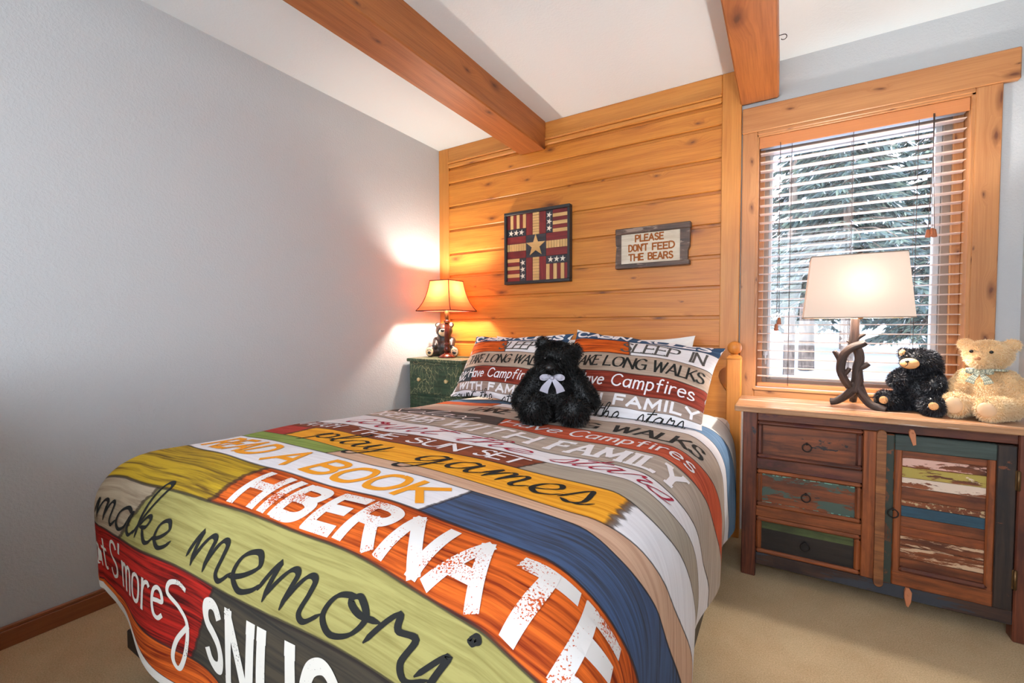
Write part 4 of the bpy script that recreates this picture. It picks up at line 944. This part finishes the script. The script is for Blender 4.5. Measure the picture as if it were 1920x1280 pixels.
br([S_(1610, 690), S_(1620, 685, -.006), S_(1627, 680, -.008)], [.011, .0095, .008]); br([S_(1602, 634), S_(1610, 628, -.005), S_(1619, 623, -.008)], [.009, .007, .005]); br([S_(1598, 644), S_(1592, 640, .004), S_(1587, 637, .006)], [.007, .005, .0035])
br([S_(1590, 722, .01), S_(1596, 728, .01), S_(1601, 735, .005)], [.008, .010, .012])
b.build('branch_base', brk, l2)
b = MB(); b.lathe([(.012, 1.125), (.016, 1.130), (.016, 1.20), (.010, 1.205)], BXc, BY, 16); b.build('socket', M['brass'], l2)
shade_b = shademat('linen_shade', c(226, 208, 192), c(236, 206, 184), .016)
zb_, zt_ = 1.132, 1.388; hb, hd_b, ht, hd_t = .180, .105, .155, .088
V = []; N_ = 10; ring = lambda hx_, hy_, z: [(BXc - .016 + x * hx_, BY + y * hy_, z) for x, y in ([(-1 + 2 * i / N_, -1) for i in range(N_)] + [(1, -1 + 2 * i / N_) for i in range(N_)] + [(1 - 2 * i / N_, 1) for i in range(N_)] + [(-1, 1 - 2 * i / N_) for i in range(N_)])]
for j in range(9):
    f = j / 8; V += ring(hb + (ht - hb) * f, hd_b + (hd_t - hd_b) * f, zb_ + (zt_ - zb_) * f)
m4 = 4 * N_; b = MB(); b.add(V, [[j * m4 + i, j * m4 + (i + 1) % m4, (j + 1) * m4 + (i + 1) % m4, (j + 1) * m4 + i] for j in range(8) for i in range(m4)]); sh = b.build('lamp_shade', shade_b, l2)
tr_m = newmat('shade_trim', c(150, 132, 118), .8)
for hx_, hy_, z in ((hb, hd_b, zb_), (ht, hd_t, zt_)):
    P = [(BXc - .016 + sx_ * hx_, BY + sy_ * hy_, z) for sx_, sy_ in ((-1, -1), (1, -1), (1, 1), (-1, 1), (-1, -1))]
    b = MB()
    for k in range(4): b.tube([P[k], P[k + 1]], .0022, 6)
    b.build('trim', tr_m, sh)
b = MB(); b.tube([(BXc, BY, 1.20), (BXc, BY + .05, 1.24), (BXc, BY + .05, 1.34), (BXc, BY, 1.382), (BXc, BY, 1.394)], .0016, 6)
for sx_, sy_ in ((1, 1), (-1, 1), (1, -1), (-1, -1)): b.tube([(BXc, BY, 1.380), (BXc - .016 + sx_ * ht, BY + sy_ * hd_t, zt_ - .004)], .0013, 5)
b.build('harp', M['brass'], l2)
b = MB(); b.lathe([(.004, 1.388), (.011, 1.392), (.012, 1.400), (.008, 1.406), (.003, 1.408)], BXc, BY, 16); b.build('finial', M['iron'], l2)
bulb('bulb', (BXc, BY, 1.268), LAMP_RIGHT, (1.0, .98, .95), l2)

# ------------------------------------------------------------------ bears
def blob(prims, FR, vox, smooth=6):
    """one continuous closed skin over the given body volumes; FR = local frame (4x4)"""
    mb = MB()
    for p in prims:
        if p[0] == 'e':
            R = Euler(p[3] if len(p) > 3 else (0, 0, 0)).to_matrix(); mb.ell(p[1], p[2], R, 28, 18)
        else:
            a, b_ = Vector(p[1]), Vector(p[2]); n = 7
            for i in range(n):
                f = i / (n - 1); r = p[3] + (p[4] - p[3]) * f; mb.ell(a.lerp(b_, f), (r, r, r), None, 20, 12)
    me = bpy.data.meshes.new('tmp'); me.from_pydata([FR @ Vector(q) for q in mb.v], [], mb.f); o = bpy.data.objects.new('tmp', me); COL.objects.link(o)
    m1 = o.modifiers.new('r', 'REMESH'); m1.mode = 'VOXEL'; m1.voxel_size = vox
    m2 = o.modifiers.new('s', 'SMOOTH'); m2.factor = .5; m2.iterations = smooth
    dg = bpy.context.evaluated_depsgraph_get(); ev = bpy.data.meshes.new_from_object(o.evaluated_get(dg)); bpy.data.objects.remove(o)
    ev.calc_loop_triangles(); V = np.zeros(len(ev.vertices) * 3); ev.vertices.foreach_get('co', V); T = np.zeros(len(ev.loop_triangles) * 3, dtype=np.int32); ev.loop_triangles.foreach_get('vertices', T)
    N = np.zeros(len(ev.vertices) * 3); ev.vertices.foreach_get('normal', N)
    V, T, N = V.reshape(-1, 3), T.reshape(-1, 3), N.reshape(-1, 3); bpy.data.meshes.remove(ev); return V, T, N


def furry(name, V, T, N, mats, parent, n, length, width, lie=.5, frizz=.4, bare=None):
    A = np.linalg.norm(np.cross(V[T[:, 1]] - V[T[:, 0]], V[T[:, 2]] - V[T[:, 0]]), axis=1); ti = RNG.choice(len(T), n, p=A / A.sum())
    r1, r2 = RNG.random(n), RNG.random(n); s = np.sqrt(r1); w = np.stack([1 - s, s * (1 - r2), s * r2], -1)
    P = (V[T[ti]] * w[..., None]).sum(1); Nn = (N[T[ti]] * w[..., None]).sum(1); Nn /= np.linalg.norm(Nn, axis=1)[:, None]
    if bare is not None:
        k = ~bare(P); P, Nn = P[k], Nn[k]; n = len(P)
    cl = np.sin(P @ np.array([[61, 33, -47], [-39, 58, 41], [44, -52, 57]]).T * 1.0)      # tufts lean together
    D = Nn + frizz * (RNG.normal(size=(n, 3)) * .55 + cl * .6) + np.array([0, 0, -lie]); D /= np.linalg.norm(D, axis=1)[:, None]
    L = length * RNG.uniform(.55, 1.15, n)[:, None]; Wv = np.cross(D, RNG.normal(size=(n, 3))); Wv /= np.linalg.norm(Wv, axis=1)[:, None]; Wv *= width * .5
    mid = P + D * L * .55; tip = mid + (D + np.array([0, 0, -.55]) + RNG.normal(size=(n, 3)) * frizz * .5) * L * .45
    B = P - Nn * .001; VV = np.stack([B - Wv, B + Wv, mid + Wv * .8, mid - Wv * .8, tip], 1).reshape(-1, 3)
    o = len(V) + 5 * np.arange(n); rnd = RNG.random(n)
    F = [list(t) for t in T.tolist()] + np.stack([o, o + 1, o + 2, o + 3], -1).tolist() + np.stack([o + 3, o + 2, o + 4], -1).tolist()
    me = bpy.data.meshes.new(name); me.from_pydata(np.concatenate([V, VV]).tolist(), [], F)
    uv = np.concatenate([np.full((len(T) * 3, 2), .1), np.stack([np.repeat(rnd, 4), np.tile([0, 0, .55, .55], n)], -1), np.stack([np.repeat(rnd, 3), np.tile([.55, .55, 1.], n)], -1)]).astype(np.float32)
    me.uv_layers.new(name='UVMap').data.foreach_set('uv', uv.ravel())
    for m in mats: me.materials.append(m)
    me.polygons.foreach_set('use_smooth', np.ones(len(F), dtype=bool)); me.update()
    ob = bpy.data.objects.new(name, me); COL.objects.link(ob); ob.parent = parent; ob.matrix_parent_inverse = Matrix.Translation(parent.location).inverted(); return ob


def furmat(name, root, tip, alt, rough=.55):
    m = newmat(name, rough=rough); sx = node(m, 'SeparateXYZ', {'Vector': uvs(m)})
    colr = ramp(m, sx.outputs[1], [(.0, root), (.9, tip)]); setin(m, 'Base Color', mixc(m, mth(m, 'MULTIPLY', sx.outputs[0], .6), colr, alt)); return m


def frame(o, f2):        # local x = viewer's right, y = away from the face, z = up
    f2 = Vector((f2[0], f2[1], 0)).normalized(); r = Vector((-f2.y, f2.x, 0))
    return Matrix(((r.x, -f2.x, 0, o[0]), (r.y, -f2.y, 0, o[1]), (r.z, 0, 1, o[2]), (0, 0, 0, 1)))


def ellp(FR, ctr, r, rot=(0, 0, 0), nu=20, nv=14):
    b = MB(); b.ell(FR @ Vector(ctr), r, FR.to_3x3() @ Euler(rot).to_matrix(), nu, nv); return b


def bow(FR, ctr, parent, mat_, sc=1.0, tails=True, name='bow'):
    """ribbon bow: two loops, two tails and a knot, each strip with a thickness"""
    b = MB()
    def strip(pts, wds, th=.0016):
        P = catmull(pts, 6); W = np.interp(np.linspace(0, 1, len(P)), np.linspace(0, 1, len(wds)), wds); T = np.gradient(P, axis=0); V = []; UV = []; L = 0
        for i in range(len(P)):
            n = np.cross(T[i], [0, 1, 0]); n /= max(np.linalg.norm(n), 1e-9)
            for a, d in ((-.5, 0), (.5, 0), (.5, 1), (-.5, 1)):
                V.append(FR @ Vector(P[i] + n * W[i] * a + np.array([0, th * d, 0]))); UV.append((L, a * W[i]))
            L += float(np.linalg.norm(T[i]))
        F = [[4 * i + k, 4 * i + (k + 1) % 4, 4 * i + 4 + (k + 1) % 4, 4 * i + 4 + k] for i in range(len(P) - 1) for k in range(4)] + [[0, 1, 2, 3], [4 * len(P) - 4 + k for k in (3, 2, 1, 0)]]
        b.add(V, F, UV, 0, False)
    x, y, z = ctr
    for s in (-1, 1):
        strip([(x, y, z), (x + s * .014 * sc, y - .004 * sc, z + .006 * sc), (x + s * .030 * sc, y - .006 * sc, z + .005 * sc), (x + s * .036 * sc, y - .001, z), (x + s * .026 * sc, y + .004 * sc, z - .003 * sc), (x + s * .010 * sc, y + .003 * sc, z)], [.008 * sc, .014 * sc, .017 * sc, .016 * sc, .014 * sc, .008 * sc])
        if tails: strip([(x, y, z), (x + s * .012 * sc, y - .003 * sc, z - .016 * sc), (x + s * .024 * sc, y - .002 * sc, z - .034 * sc), (x + s * .030 * sc, y, z - .050 * sc)], [.008 * sc, .018 * sc, .026 * sc, .031 * sc])
    b.ell(FR @ Vector((x, y - .003 * sc, z)), (.007 * sc, .006 * sc, .007 * sc), None, 12, 8)
    return b.build(name, mat_, parent)


BLK = furmat('black_fur', c(4, 4, 4), c(13, 12, 12), c(8, 7, 7), .5)
NOSE = newmat('black_nose', c(24, 22, 22), .35); EYE = newmat('glass_eye', c(10, 8, 8), .06)
# --- black bear on the bed
O = (1.455, -.965, .707); FR = frame(O, (CAM.x - O[0], CAM.y - O[1]))
t1 = thing('teddy_bear', 'large black teddy bear with a silver bow sitting against the pillows on the bed', 'teddy bear', O)
prims = [('e', (0, .01, .105), (.098, .085, .112)), ('e', (0, .015, .17), (.072, .066, .06)), ('e', (.004, -.005, .252), (.086, .074, .074)),
         ('e', (-.050, .0, .318), (.030, .017, .030), (0, .2, 0)), ('e', (.082, .0, .290), (.029, .017, .034), (0, -.5, 0)), ('e', (-.016, -.070, .228), (.038, .040, .033)),
         ('c', (-.078, .01, .17), (-.136, -.03, .085), .045, .042), ('c', (.078, .01, .17), (.136, -.03, .085), .045, .042),
         ('c', (-.056, -.03, .052), (-.080, -.105, .054), .051, .048), ('c', (.056, -.03, .052), (.072, -.105, .050), .051, .048),
         ('e', (-.084, -.122, .058), (.058, .034, .060)), ('e', (.072, -.122, .056), (.060, .034, .058))]
V_, T_, N_v = blob(prims, FR, .0075, 5); furry('body', V_, T_, N_v, [BLK], t1, 26000, .017, .0022, .35, .35)
ellp(FR, (-.022, -.110, .228), (.016, .010, .012)).build('nose', NOSE, t1)
for x, z in ((-.040, .264), (.022, .260)): ellp(FR, (x, -.076, z), (.0075, .007, .0075)).build('eye', EYE, t1)
bow(FR, (-.012, -.096, .186), t1, newmat('silver_satin', c(178, 176, 190), .35, Sheen_Weight=.3), 1.15)

# --- black bear on the dresser
TAN = newmat('tan_plush', c(220, 168, 112), .85)
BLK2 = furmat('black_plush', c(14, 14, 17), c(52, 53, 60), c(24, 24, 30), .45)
O = (2.738, -.265, DT + .003); FR = frame(O, (-.30, -.95))
t2 = thing('teddy_bear', 'black plush bear with tan muzzle on the dresser between branch lamp and cream bear', 'teddy bear', O)
prims = [('e', (.0, .015, .076), (.068, .062, .082)), ('e', (.0, .02, .140), (.049, .046, .042)), ('e', (.004, .0, .199), (.054, .055, .049)), ('e', (-.044, -.004, .232), (.018, .013, .021)), ('e', (.050, .014, .198), (.018, .022, .046), (0, -.25, 0)),
         ('e', (-.016, -.050, .192), (.029, .022, .020)), ('c', (-.043, .0, .135), (-.056, -.055, .122), .031, .029), ('c', (.045, .0, .133), (.056, -.054, .110), .031, .031),
         ('c', (-.042, -.02, .036), (-.080, -.068, .037), .036, .032), ('c', (.042, -.03, .036), (.057, -.095, .035), .038, .034), ('e', (-.086, -.080, .041), (.033, .024, .039)), ('e', (.060, -.106, .038), (.033, .024, .036))]
mz = FR @ Vector((-.017, -.064, .192))
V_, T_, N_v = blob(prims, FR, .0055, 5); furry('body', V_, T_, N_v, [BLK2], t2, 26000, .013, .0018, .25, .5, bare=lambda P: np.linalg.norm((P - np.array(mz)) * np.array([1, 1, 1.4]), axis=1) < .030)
ellp(FR, (-.017, -.066, .192), (.030, .021, .0215)).build('muzzle', TAN, t2)
ellp(FR, (-.022, -.085, .201), (.0065, .0045, .0045)).build('nose', NOSE, t2)
b = MB(); b.tube([FR @ Vector((-.020, -.0868, .197)), FR @ Vector((-.020, -.0875, .189)), FR @ Vector((-.027, -.0850, .181))], .0011, 6); b.build('mouth', NOSE, t2)
ellp(FR, (-.046, -.016, .231), (.011, .005, .014)).build('ear_lining', TAN, t2)
for x, z in ((-.026, .220), (.012, .220)): ellp(FR, (x, -.051, z), (.005, .005, .005)).build('eye', EYE, t2)
ellp(FR, (-.088, -.1070, .042), (.014, .006, .016), (.0, 0, .2)).build('paw_pad', TAN, t2); ellp(FR, (.062, -.1325, .040), (.015, .006, .015)).build('paw_pad', TAN, t2)

# --- cream bear on the dresser
CRM = furmat('cream_fur', c(222, 178, 122), c(252, 234, 198), c(244, 214, 168), .7)
PAD = newmat('satin_pad', c(222, 184, 142), .45, Sheen_Weight=.4)
O = (2.930, -.290, DT + .003); FR = frame(O, (-.40, -.92))
t3_ = thing('teddy_bear', 'cream curly teddy bear with plaid bow at the right end of the dresser', 'teddy bear', O)
prims = [('e', (0, .02, .083), (.072, .066, .088)), ('e', (.0, .02, .145), (.055, .050, .045)), ('e', (.0, .0, .231), (.065, .063, .054)), ('e', (-.062, .010, .270), (.022, .014, .023)), ('e', (.060, .014, .270), (.023, .014, .023)),
         ('e', (-.008, -.060, .213), (.033, .038, .027)), ('c', (-.052, .0, .145), (-.084, -.05, .085), .030, .032), ('c', (.052, .0, .145), (.106, -.03, .080), .031, .033),
         ('c', (-.040, -.03, .043), (-.056, -.105, .045), .038, .037), ('c', (.062, -.02, .043), (.038, -.100, .043), .041, .039), ('e', (-.060, -.128, .049), (.039, .025, .047)), ('e', (.028, -.132, .045), (.040, .027, .045))]
pads = [np.array(FR @ Vector((-.062, -.151, .048))), np.array(FR @ Vector((.024, -.157, .044)))]
V_, T_, N_v = blob(prims, FR, .006, 4); furry('body', V_, T_, N_v, [CRM], t3_, 34000, .0095, .0018, .15, .85, bare=lambda P: (np.linalg.norm(P - pads[0], axis=1) < .028) | (np.linalg.norm(P - pads[1], axis=1) < .026))
ellp(FR, (-.062, -.149, .048), (.025, .007, .031)).build('paw_pad', PAD, t3_); ellp(FR, (.024, -.155, .044), (.025, .007, .026)).build('paw_pad', PAD, t3_)
ellp(FR, (-.013, -.095, .221), (.010, .006, .007)).build('nose', newmat('brown_nose', c(176, 118, 78), .6), t3_)
for x, z in ((-.034, .246), (.018, .245)): ellp(FR, (x, -.061, z), (.006, .0055, .006)).build('eye', EYE, t3_)
pl = newmat('plaid_ribbon', rough=.7); uv = uvs(pl); sx = node(pl, 'SeparateXYZ', {'Vector': uv}); col = mixc(pl, 0, c(214, 214, 190), c(214, 214, 190))
for k, (ax, per, cc_) in enumerate(((0, 110, c(96, 118, 104)), (1, 190, c(86, 108, 100)), (0, 60, c(120, 128, 116)))):
    wv = mth(pl, 'PINGPONG', mth(pl, 'MULTIPLY', sx.outputs[ax], per), .5); col = mixc(pl, mth(pl, 'MULTIPLY', mth(pl, 'LESS_THAN', wv, .13), .7), col, cc_)
setin(pl, 'Base Color', col)
bow(FR, (-.010, -.066, .170), t3_, pl, .85)
b = MB(); P = [FR @ Vector((.054 * math.sin(a), .004 - .056 * math.cos(a), .175 + .004 * math.cos(a))) for a in np.linspace(-1.35, 1.35, 15)]; b.tube(P, .0045, 8); b.build('neck_ribbon', pl, t3_)

# --- resin bear figurine on the nightstand
RES = newmat('dark_resin', rough=.35); rn = noise(RES, mapping(RES, node(RES, 'TexCoord').outputs['Object'], (60, 60, 22)), 1, 4)
setin(RES, 'Base Color', ramp(RES, rn, [(.35, c(20, 17, 18)), (.65, c(56, 48, 46))])); bump(RES, rn, .6, .006)
CRE = newmat('cream_resin', c(218, 196, 160), .4)
O = (.150, -.128, NZ); FR = frame(O, (.50, -.86))
t4 = thing('bear_figurine', 'glossy dark resin bear figurine with cream snout beside the small lamp on the nightstand', 'figurine', O)
prims = [('e', (0, .0, .070), (.074, .062, .078)), ('e', (0, .0, .13), (.056, .050, .04)), ('e', (.0, -.006, .190), (.062, .056, .054)), ('e', (-.046, .0, .230), (.022, .013, .022)), ('e', (.050, .0, .232), (.022, .013, .022)),
         ('c', (-.058, .0, .118), (-.060, -.050, .078), .026, .022), ('c', (.058, .0, .118), (.060, -.050, .078), .026, .022), ('c', (-.040, -.02, .036), (-.086, -.055, .034), .034, .030), ('c', (.040, -.02, .036), (.080, -.058, .034), .034, .030),
         ('e', (-.090, -.066, .040), (.034, .018, .040)), ('e', (.082, -.068, .038), (.032, .018, .038))]
V_, T_, N_v = blob(prims, FR, .005, 4); b = MB(); b.add(V_.tolist(), T_.tolist(), None, 0, True); b.build('body', RES, t4)
ellp(FR, (.002, -.052, .176), (.034, .026, .028)).build('muzzle', CRE, t4); ellp(FR, (.000, -.078, .190), (.014, .008, .010)).build('nose', NOSE, t4)
for s in (-1, 1):
    ellp(FR, (s * .048 + .002, -.010, .229), (.012, .006, .012)).build('ear_lining', CRE, t4); ellp(FR, (s * .022, -.056, .205), (.0055, .004, .0055)).build('eye', EYE, t4)
for x, z in ((-.094, .041), (.086, .039)):
    pd = ellp(FR, (x, -.0805, z), (.027, .006, .031)).build('paw_pad', CRE, t4)
    b = MB(); b.ell(FR @ Vector((x, -.0860, z - .008)), (.012, .004, .010), FR.to_3x3(), 14, 8)
    for q in (-1, 0, 1): b.ell(FR @ Vector((x + q * .011, -.0855, z + .014 - abs(q) * .003)), (.0035, .003, .0045), FR.to_3x3(), 10, 6)
    b.build('paw_print', NOSE, pd)

# ------------------------------------------------------------------ outside: snow and conifers
b = MB(); nx_, ny_ = 40, 40; V = []
for j in range(ny_):
    for i in range(nx_):
        x = -22 + 60 * i / (nx_ - 1); y = .32 + 45 * (j / (ny_ - 1)) ** 1.5; V.append((x, y, -.25 + .25 * math.sin(.5 * x + 1) * math.sin(.4 * y) * min(1, y / 4) + .055 * max(0, y - 8)))
b.add(V, [[j * nx_ + i, j * nx_ + i + 1, (j + 1) * nx_ + i + 1, (j + 1) * nx_ + i] for j in range(ny_ - 1) for i in range(nx_ - 1)], None, 0, True)
o = struct(b.build('snow_ground', M['snow']))
NEED = newmat('needles', rough=.9); sx = node(NEED, 'SeparateXYZ', {'Vector': uvs(NEED)})
setin(NEED, 'Base Color', ramp(NEED, sx.outputs[0], [(0, c(60, 74, 78)), (.6, c(82, 98, 94)), (1, c(112, 124, 108))]))


def conifer(x, y, h, r, label, zlo=.8, dens=1.0, snowy=.12, bare=False, tr=.12, seed=0):
    rg = np.random.default_rng(seed); z0 = -.25 + .055 * max(0, y - 8) - .15
    root = thing('spruce_tree' if not bare else 'pine_tree', label, 'tree', (x, y, z0))
    b = MB(); b.tube([(x, y, z0), (x + rg.uniform(-.05, .05), y, z0 + h * .5), (x, y, z0 + h)], [tr, tr * .7, .02], 12, jit=.06); br_ = b; bl_p, bl_d, bl_l = [], [], []
    z = zlo
    while z < h - .2:
        R = r * (1 - z / h) ** .8 * rg.uniform(.85, 1.1); nb = int(7 * dens) if not bare else 3
        for k in range(nb):
            a = rg.uniform(0, 2 * PI); R2 = R * rg.uniform(.7, 1.05); dr = .35 * R2
            pts = [np.array([x + math.cos(a) * R2 * f, y + math.sin(a) * R2 * f, z0 + z + .10 * f - dr * f * f]) for f in np.linspace(0, 1, 5)]
            br_.tube([(x, y, pts[0][2])] + [tuple(p) for p in pts][1:], [.022, .018, .014, .010, .005], 5)
            n = int((92 if not bare else 18) * R2 * dens)
            f = rg.uniform(.12, 1.0, n); p = np.stack([np.interp(f, np.linspace(0, 1, 5), [q[i] for q in pts]) for i in range(3)], -1)
            side = np.array([-math.sin(a), math.cos(a), 0]); out = np.array([math.cos(a), math.sin(a), -.3])
            p = p + side * (rg.uniform(-1, 1, n) * .28 * R2 * (1.1 - f))[:, None] + np.array([0, 0, -.02])
            d = out * rg.uniform(.3, 1, n)[:, None] + side * rg.uniform(-.8, .8, n)[:, None] + np.array([0, 0, -1]) * rg.uniform(.0, .7, n)[:, None]
            bl_p.append(p); bl_d.append(d); bl_l.append(rg.uniform(.12, .28, n))
        z += rg.uniform(.16, .26) if not bare else rg.uniform(.5, .9)
    br_.build('trunk', M['bark'], root)
    P = np.concatenate(bl_p); Dd = np.concatenate(bl_d); Ln = np.concatenate(bl_l)[:, None]; n = len(P); Dd /= np.linalg.norm(Dd, axis=1)[:, None]
    Wv = np.cross(Dd, rg.normal(size=(n, 3))); Wv /= np.linalg.norm(Wv, axis=1)[:, None]; Wv *= Ln * .13
    VV = np.stack([P, P + Dd * Ln * .45 + Wv, P + Dd * Ln, P + Dd * Ln * .45 - Wv], 1).reshape(-1, 3); F = (4 * np.arange(n)[:, None] + np.arange(4)[None]).tolist()
    me = bpy.data.meshes.new('foliage'); me.from_pydata(VV.tolist(), [], F); me.materials.append(NEED); me.materials.append(M['snow'])
    me.uv_layers.new(name='UVMap').data.foreach_set('uv', np.repeat(np.stack([rg.random(n), np.zeros(n)], -1), 4, axis=0).astype(np.float32).ravel())
    me.polygons.foreach_set('material_index', (rg.random(n) < snowy).astype(np.int32)); me.update()
    fo = bpy.data.objects.new('foliage', me); COL.objects.link(fo); fo.parent = root; fo.matrix_parent_inverse = Matrix.Translation(root.location).inverted(); fo['kind'] = 'stuff'
    return root


conifer(3.45, 9.2, 9.5, 2.0, 'big bushy spruce filling the middle of the window above the branch lamp shade', 2.2, 1.3, .04, seed=3)
conifer(2.40, 10.6, 9.0, .9, 'pale straight pine trunk just left of the lamp shade through the window', 4.4, .8, .06, True, .13, seed=5)
conifer(2.84, 12.4, 10.5, 1.7, 'dark trunk rising from the snow just left of the branch lamp stem outside', 3.4, 1.0, .05, tr=.19, seed=8)
conifer(5.25, 11.6, 9.0, 1.6, 'green spruce at the right edge of the window behind the cord tassels', 1.2, 1.2, .05, seed=11)
conifer(.90, 14.5, 9.5, 2.1, 'hazy spruce at the left edge of the window outside', 1.2, 1.0, .08, seed=13)
conifer(4.1, 17.0, 12.5, 2.6, 'distant tall spruce showing higher up behind the big bushy spruce', 1.5, 1.0, .06, seed=17)
conifer(3.1, 22.5, 12.0, 2.4, 'farthest spruce seen low in the window between the pale and dark trunks', 1.0, .9, .08, seed=21)
conifer(6.9, 16.0, 12.0, 2.2, 'distant spruce partly hidden behind the right window sash', 1.2, 1.0, .06, seed=23)
